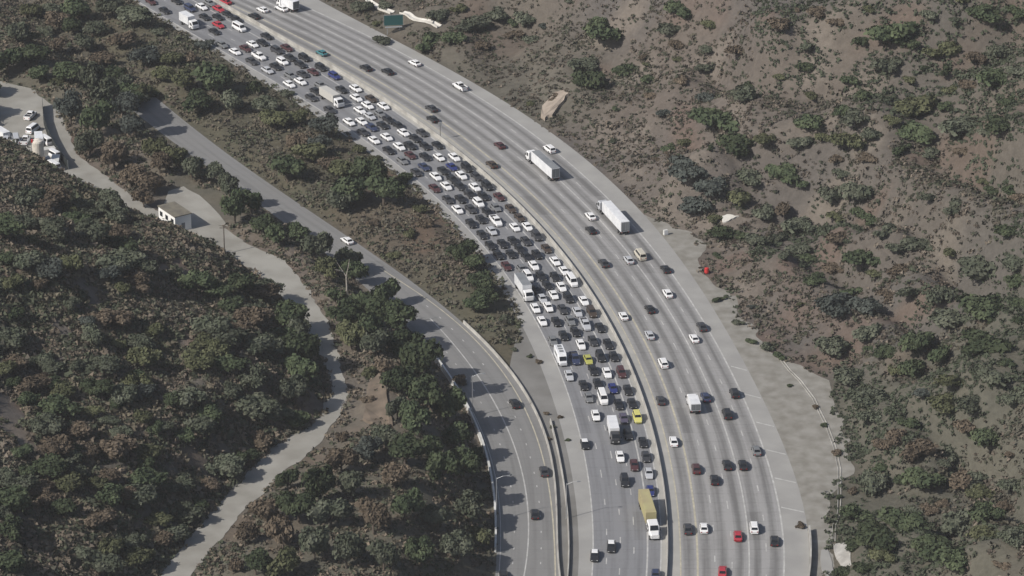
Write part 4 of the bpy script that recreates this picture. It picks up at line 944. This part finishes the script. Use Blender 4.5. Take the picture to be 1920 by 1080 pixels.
# ------------------------------------------------------------------ poles, signs and small things
def lamp_post(px, py, z, h, label, reach=2.5, rz=0.):
    x, y = gp(px, py, z); o = empty('lamp_post', (x, y, z), rz); tag(o, label, 'lamp post', 'lamp posts along the ramp')
    b = MB(); b.tube([(0, 0, 0), (0, 0, .5), (0, 0, h)], [.16, .12, .07], 8); b.build('pole', M_steel, o)
    b = MB(); b.tube([(0, 0, h - .3), (reach * .6, 0, h + .4), (reach, 0, h + .5)], [.06, .05, .05], 6); a = b.build('arm', M_steel, o)
    b = MB(); b.box(reach - .1, reach + .7, -.17, .17, h + .42, h + .6, taper=.04); b.build('lamp_head', M_greyroof, a)
lamp_post(886, 781, 0, 11, 'tall grey lamp post by the retaining wall on the upper ramp')
lamp_post(931, 976, 0, 11, 'tall grey lamp post by the retaining wall on the lower ramp')
lamp_post(1062, 972, 0, 9, 'grey lamp post standing in the gore between ramp and freeway')
def simple_pole(name, px, py, h, r, m, label, cat, arms=(), z=None):
    x, y, zz = hit(px, py); o = empty(name, (x, y, zz)); tag(o, label, cat)
    b = MB(); b.tube([(0, 0, -.2), (0, 0, h)], [r, r * .7], 8); b.build('pole', m, o)
    for zz_, w in arms:
        b = MB(); b.box(-w, w, -.07, .07, zz_, zz_ + .15); b.build('crossarm', m, o)
simple_pole('utility_pole', 421, 476, 8, .16, M_bark, 'thin dark utility pole at the left edge of the service road', 'pole', [(7.2, 1.1)])
simple_pole('utility_pole', 640, 600, 9, .14, M_bark, 'dark utility pole beside the service road bend', 'pole', [(8.2, 1.0)])
o = empty('bare_tree', hit(650, 565)); tag(o, 'bare tree with forked pale trunk beside the service road', 'tree')
b = MB(); b.tube([(0, 0, -.3), (.1, 0, 4), (0, 0, 7)], [.28, .22, .16], 8); b.build('trunk', M_pale_bark, o)
for q in ([(0, 0, 6.8), (-1.2, .3, 8.6), (-2.3, .4, 10.5)], [(0, 0, 6.9), (.5, -.2, 9), (.9, 0, 11.5)], [(-.6, .2, 7.8), (-1.6, -.5, 8.6), (-2.8, -.8, 9)]):
    b = MB(); b.tube(q, [.14, .1, .04], 6); b.build('branch', M_pale_bark, o)
x, y = gp(829, 262); x = float(A_(y)); o = empty('sign_post', (x, y, 1.0)); tag(o, 'thin dark sign post standing on the median barrier in the upper part', 'sign post')
b = MB(); b.tube([(0, 0, .05), (0, 0, 4.2)], [.08, .07], 6); b.build('pole', M_black, o)
b = MB(); b.box(-.6, .6, -.05, .05, 3.0, 4.4); b.build('sign_panel', M_steel, o)
# green road sign
x, y, z = hit(738, 62); o = empty('road_sign', (x, y, z), math.radians(8)); tag(o, 'large green road sign on posts above the far right shoulder', 'road sign')
b = MB(); b.box(-2.9, 2.9, -.06, .06, 2.4, 5.6); sg = b.build('sign_panel', M_sign, o)
b = MB()
for s in (-1, 1): b.box(min(s * 2.88, s * 2.96), max(s * 2.88, s * 2.96), -.09, .09, 2.3, 5.7)
b.box(-2.96, 2.96, -.09, .09, 5.7, 5.78); b.build('sign_frame', M_steel, sg)
for s in (-1, 1):
    b = MB(); b.box(s * 1.9 - .1, s * 1.9 + .1, .08, .3, -.6, 5.5); b.build('post', M_steel, o)
b = MB(); b.box(-2.6, 2.6, -1.0, -.1, 2.0, 2.08); b.build('catwalk', M_steel, o)

# concrete ditch on the slope above the sign
def channel(name, pts, w, depth, m, label, cat, lift=.25):
    P = [hit(a, b_) for a, b_ in pts]; Q = []
    for i in range(len(P) - 1):
        for k in range(8):
            t = k / 8; x = P[i][0] * (1 - t) + P[i + 1][0] * t; y = P[i][1] * (1 - t) + P[i + 1][1] * t; Q.append((x, y))
    Q.append(P[-1][:2]); mb = MB(); rings = []
    for i, (x, y) in enumerate(Q):
        a, c = Q[max(i - 1, 0)], Q[min(i + 1, len(Q) - 1)]; d = Vector((c[0] - a[0], c[1] - a[1])).normalized(); n = Vector((-d[1], d[0]))
        z = float(ground_z(x, y)) + lift; g = lambda s, dz: (x + n[0] * s, y + n[1] * s, z + dz)
        rings.append([g(-w / 2, -.6), g(-w / 2, 0), g(-w / 2 + .12, 0), g(-w * .15, -depth), g(w * .15, -depth), g(w / 2 - .12, 0), g(w / 2, 0), g(w / 2, -.6)])
    mb.loft(rings); return tag(mb.build(name, m), label, cat)
channel('drainage_channel', [(686, -8), (694, 6), (712, 17), (736, 26)], 2.0, .35, M_concrete_pale, 'bright concrete drainage channel on the slope left of the green sign', 'drainage channel', .5)
channel('drainage_channel', [(754, 25), (772, 33), (795, 40), (812, 46), (824, 52)], 2.0, .35, M_concrete_pale, 'bright concrete drainage channel on the slope right of the green sign', 'drainage channel', .5)
channel('drainage_channel', [(1466, 676), (1480, 694), (1501, 715), (1526, 748), (1536, 770), (1551, 800), (1565, 838), (1574, 880), (1574, 930), (1573, 962), (1564, 985), (1563, 1015)], .8, .5, M_barrier, 'narrow concrete lined ditch running along the foot of the right slope', 'drainage ditch', .12)

def slab(name, pts, h, m, label, cat, on='hit'):
    jr = random.Random(len(label)); px_ = []
    for (a, b_), (c, d_) in zip(pts, pts[1:] + pts[:1]):
        for t in (0, .33, .66): px_.append((a + (c - a) * t + jr.uniform(-1.6, 1.6), b_ + (d_ - b_) * t + jr.uniform(-1.2, 1.2)))
    P = [hit(a, b_) for a, b_ in px_]; cx = sum(p[0] for p in P) / len(P); cy = sum(p[1] for p in P) / len(P); mb = MB()
    lo = [(p[0], p[1], p[2] - .5) for p in P]; hi = [(cx + (p[0] - cx) * .96, cy + (p[1] - cy) * .96, p[2] + h) for p in P]
    if sum((P[i][0] * P[(i + 1) % len(P)][1] - P[(i + 1) % len(P)][0] * P[i][1]) for i in range(len(P))) < 0: lo, hi = lo[::-1], hi[::-1]
    mb.loft([lo, hi]); return tag(mb.build(name, m), label, cat)
slab('rock_outcrop', [(1012, 222), (1016, 205), (1040, 178), (1058, 176), (1066, 180), (1052, 200), (1035, 222), (1020, 228)], 1.0, M_rock, 'pale bare rock slab on the slope just above the right shoulder', 'rock')
slab('rock_outcrop', [(678, 790), (690, 720), (712, 700), (726, 730), (728, 770), (738, 800), (710, 803)], .5, mat('brown_bare_earth', (.175, .138, .105), .95, noise=(.25, (.105, .085, .065))), 'brown bare outcrop on the mound right of the service road bend', 'rock')
slab('concrete_pad', [(1562, 1020), (1585, 1016), (1594, 1035), (1596, 1060), (1580, 1070), (1568, 1050)], .12, M_barrier, 'larger pale concrete pad at the foot of the lower right slope', 'concrete pad')
slab('concrete_pad', [(1540, 1030), (1552, 1032), (1560, 1055), (1566, 1085), (1548, 1085), (1538, 1060)], .12, M_shoulder, 'narrow pale concrete pad beside the larger pad, lower right', 'concrete pad')
slab('concrete_slab', [(1352, 408), (1366, 404), (1386, 408), (1372, 414), (1354, 419)], .3, M_concrete_pale, 'small white slab among shrubs above the gravel apron', 'slab')
x, y, z = hit(1248, 440); o = empty('roadside_cabinet', (x, y, z), .4); tag(o, 'small white roadside cabinet at the top end of the gravel apron', 'cabinet')
b = MB(); b.box(-.6, .6, -.4, .4, 0, 1.4, taper=.04); cb = b.build('housing', M_white_wall, o)
b = MB(); b.box(-.5, .5, -.44, -.41, .15, 1.25); b.build('door', M_trailer, cb)
x, y, z = hit(1325, 512); o = empty('red_barrel', (x, y, z)); tag(o, 'small red object standing at the edge of the gravel by the slope', 'barrel')
b = MB(); rings = [[(r * math.cos(a * math.pi / 6), r * math.sin(a * math.pi / 6), zz) for a in range(12)] for r, zz in ((.62, 0), (.66, .5), (.6, .9), (.56, 1.4), (.3, 1.55))]
b.loft(rings); b.build('drum', M_red, o)
b = MB(); b.box(-.75, .75, -.75, .75, 0.003, .12, taper=.1); b.build('base', M_tyre, o)

# ------------------------------------------------------------------ the valley's light haze
hz = MB(); hz.box(-4100, 4100, -600, 6100, -3, CAM_H + 40)
hm = bpy.data.materials.new('haze_air'); hm.use_nodes = True; t = hm.node_tree; t.nodes.clear()
vo = t.nodes.new('ShaderNodeVolumePrincipled'); vo.inputs['Color'].default_value = (.96, .96, .98, 1); vo.inputs['Density'].default_value = .00005; vo.inputs['Anisotropy'].default_value = 0.0
mo = t.nodes.new('ShaderNodeOutputMaterial'); t.links.new(vo.outputs[0], mo.inputs['Volume'])
tag(hz.build('haze', hm), 'thin pale haze filling the valley air', 'haze', kind='stuff')
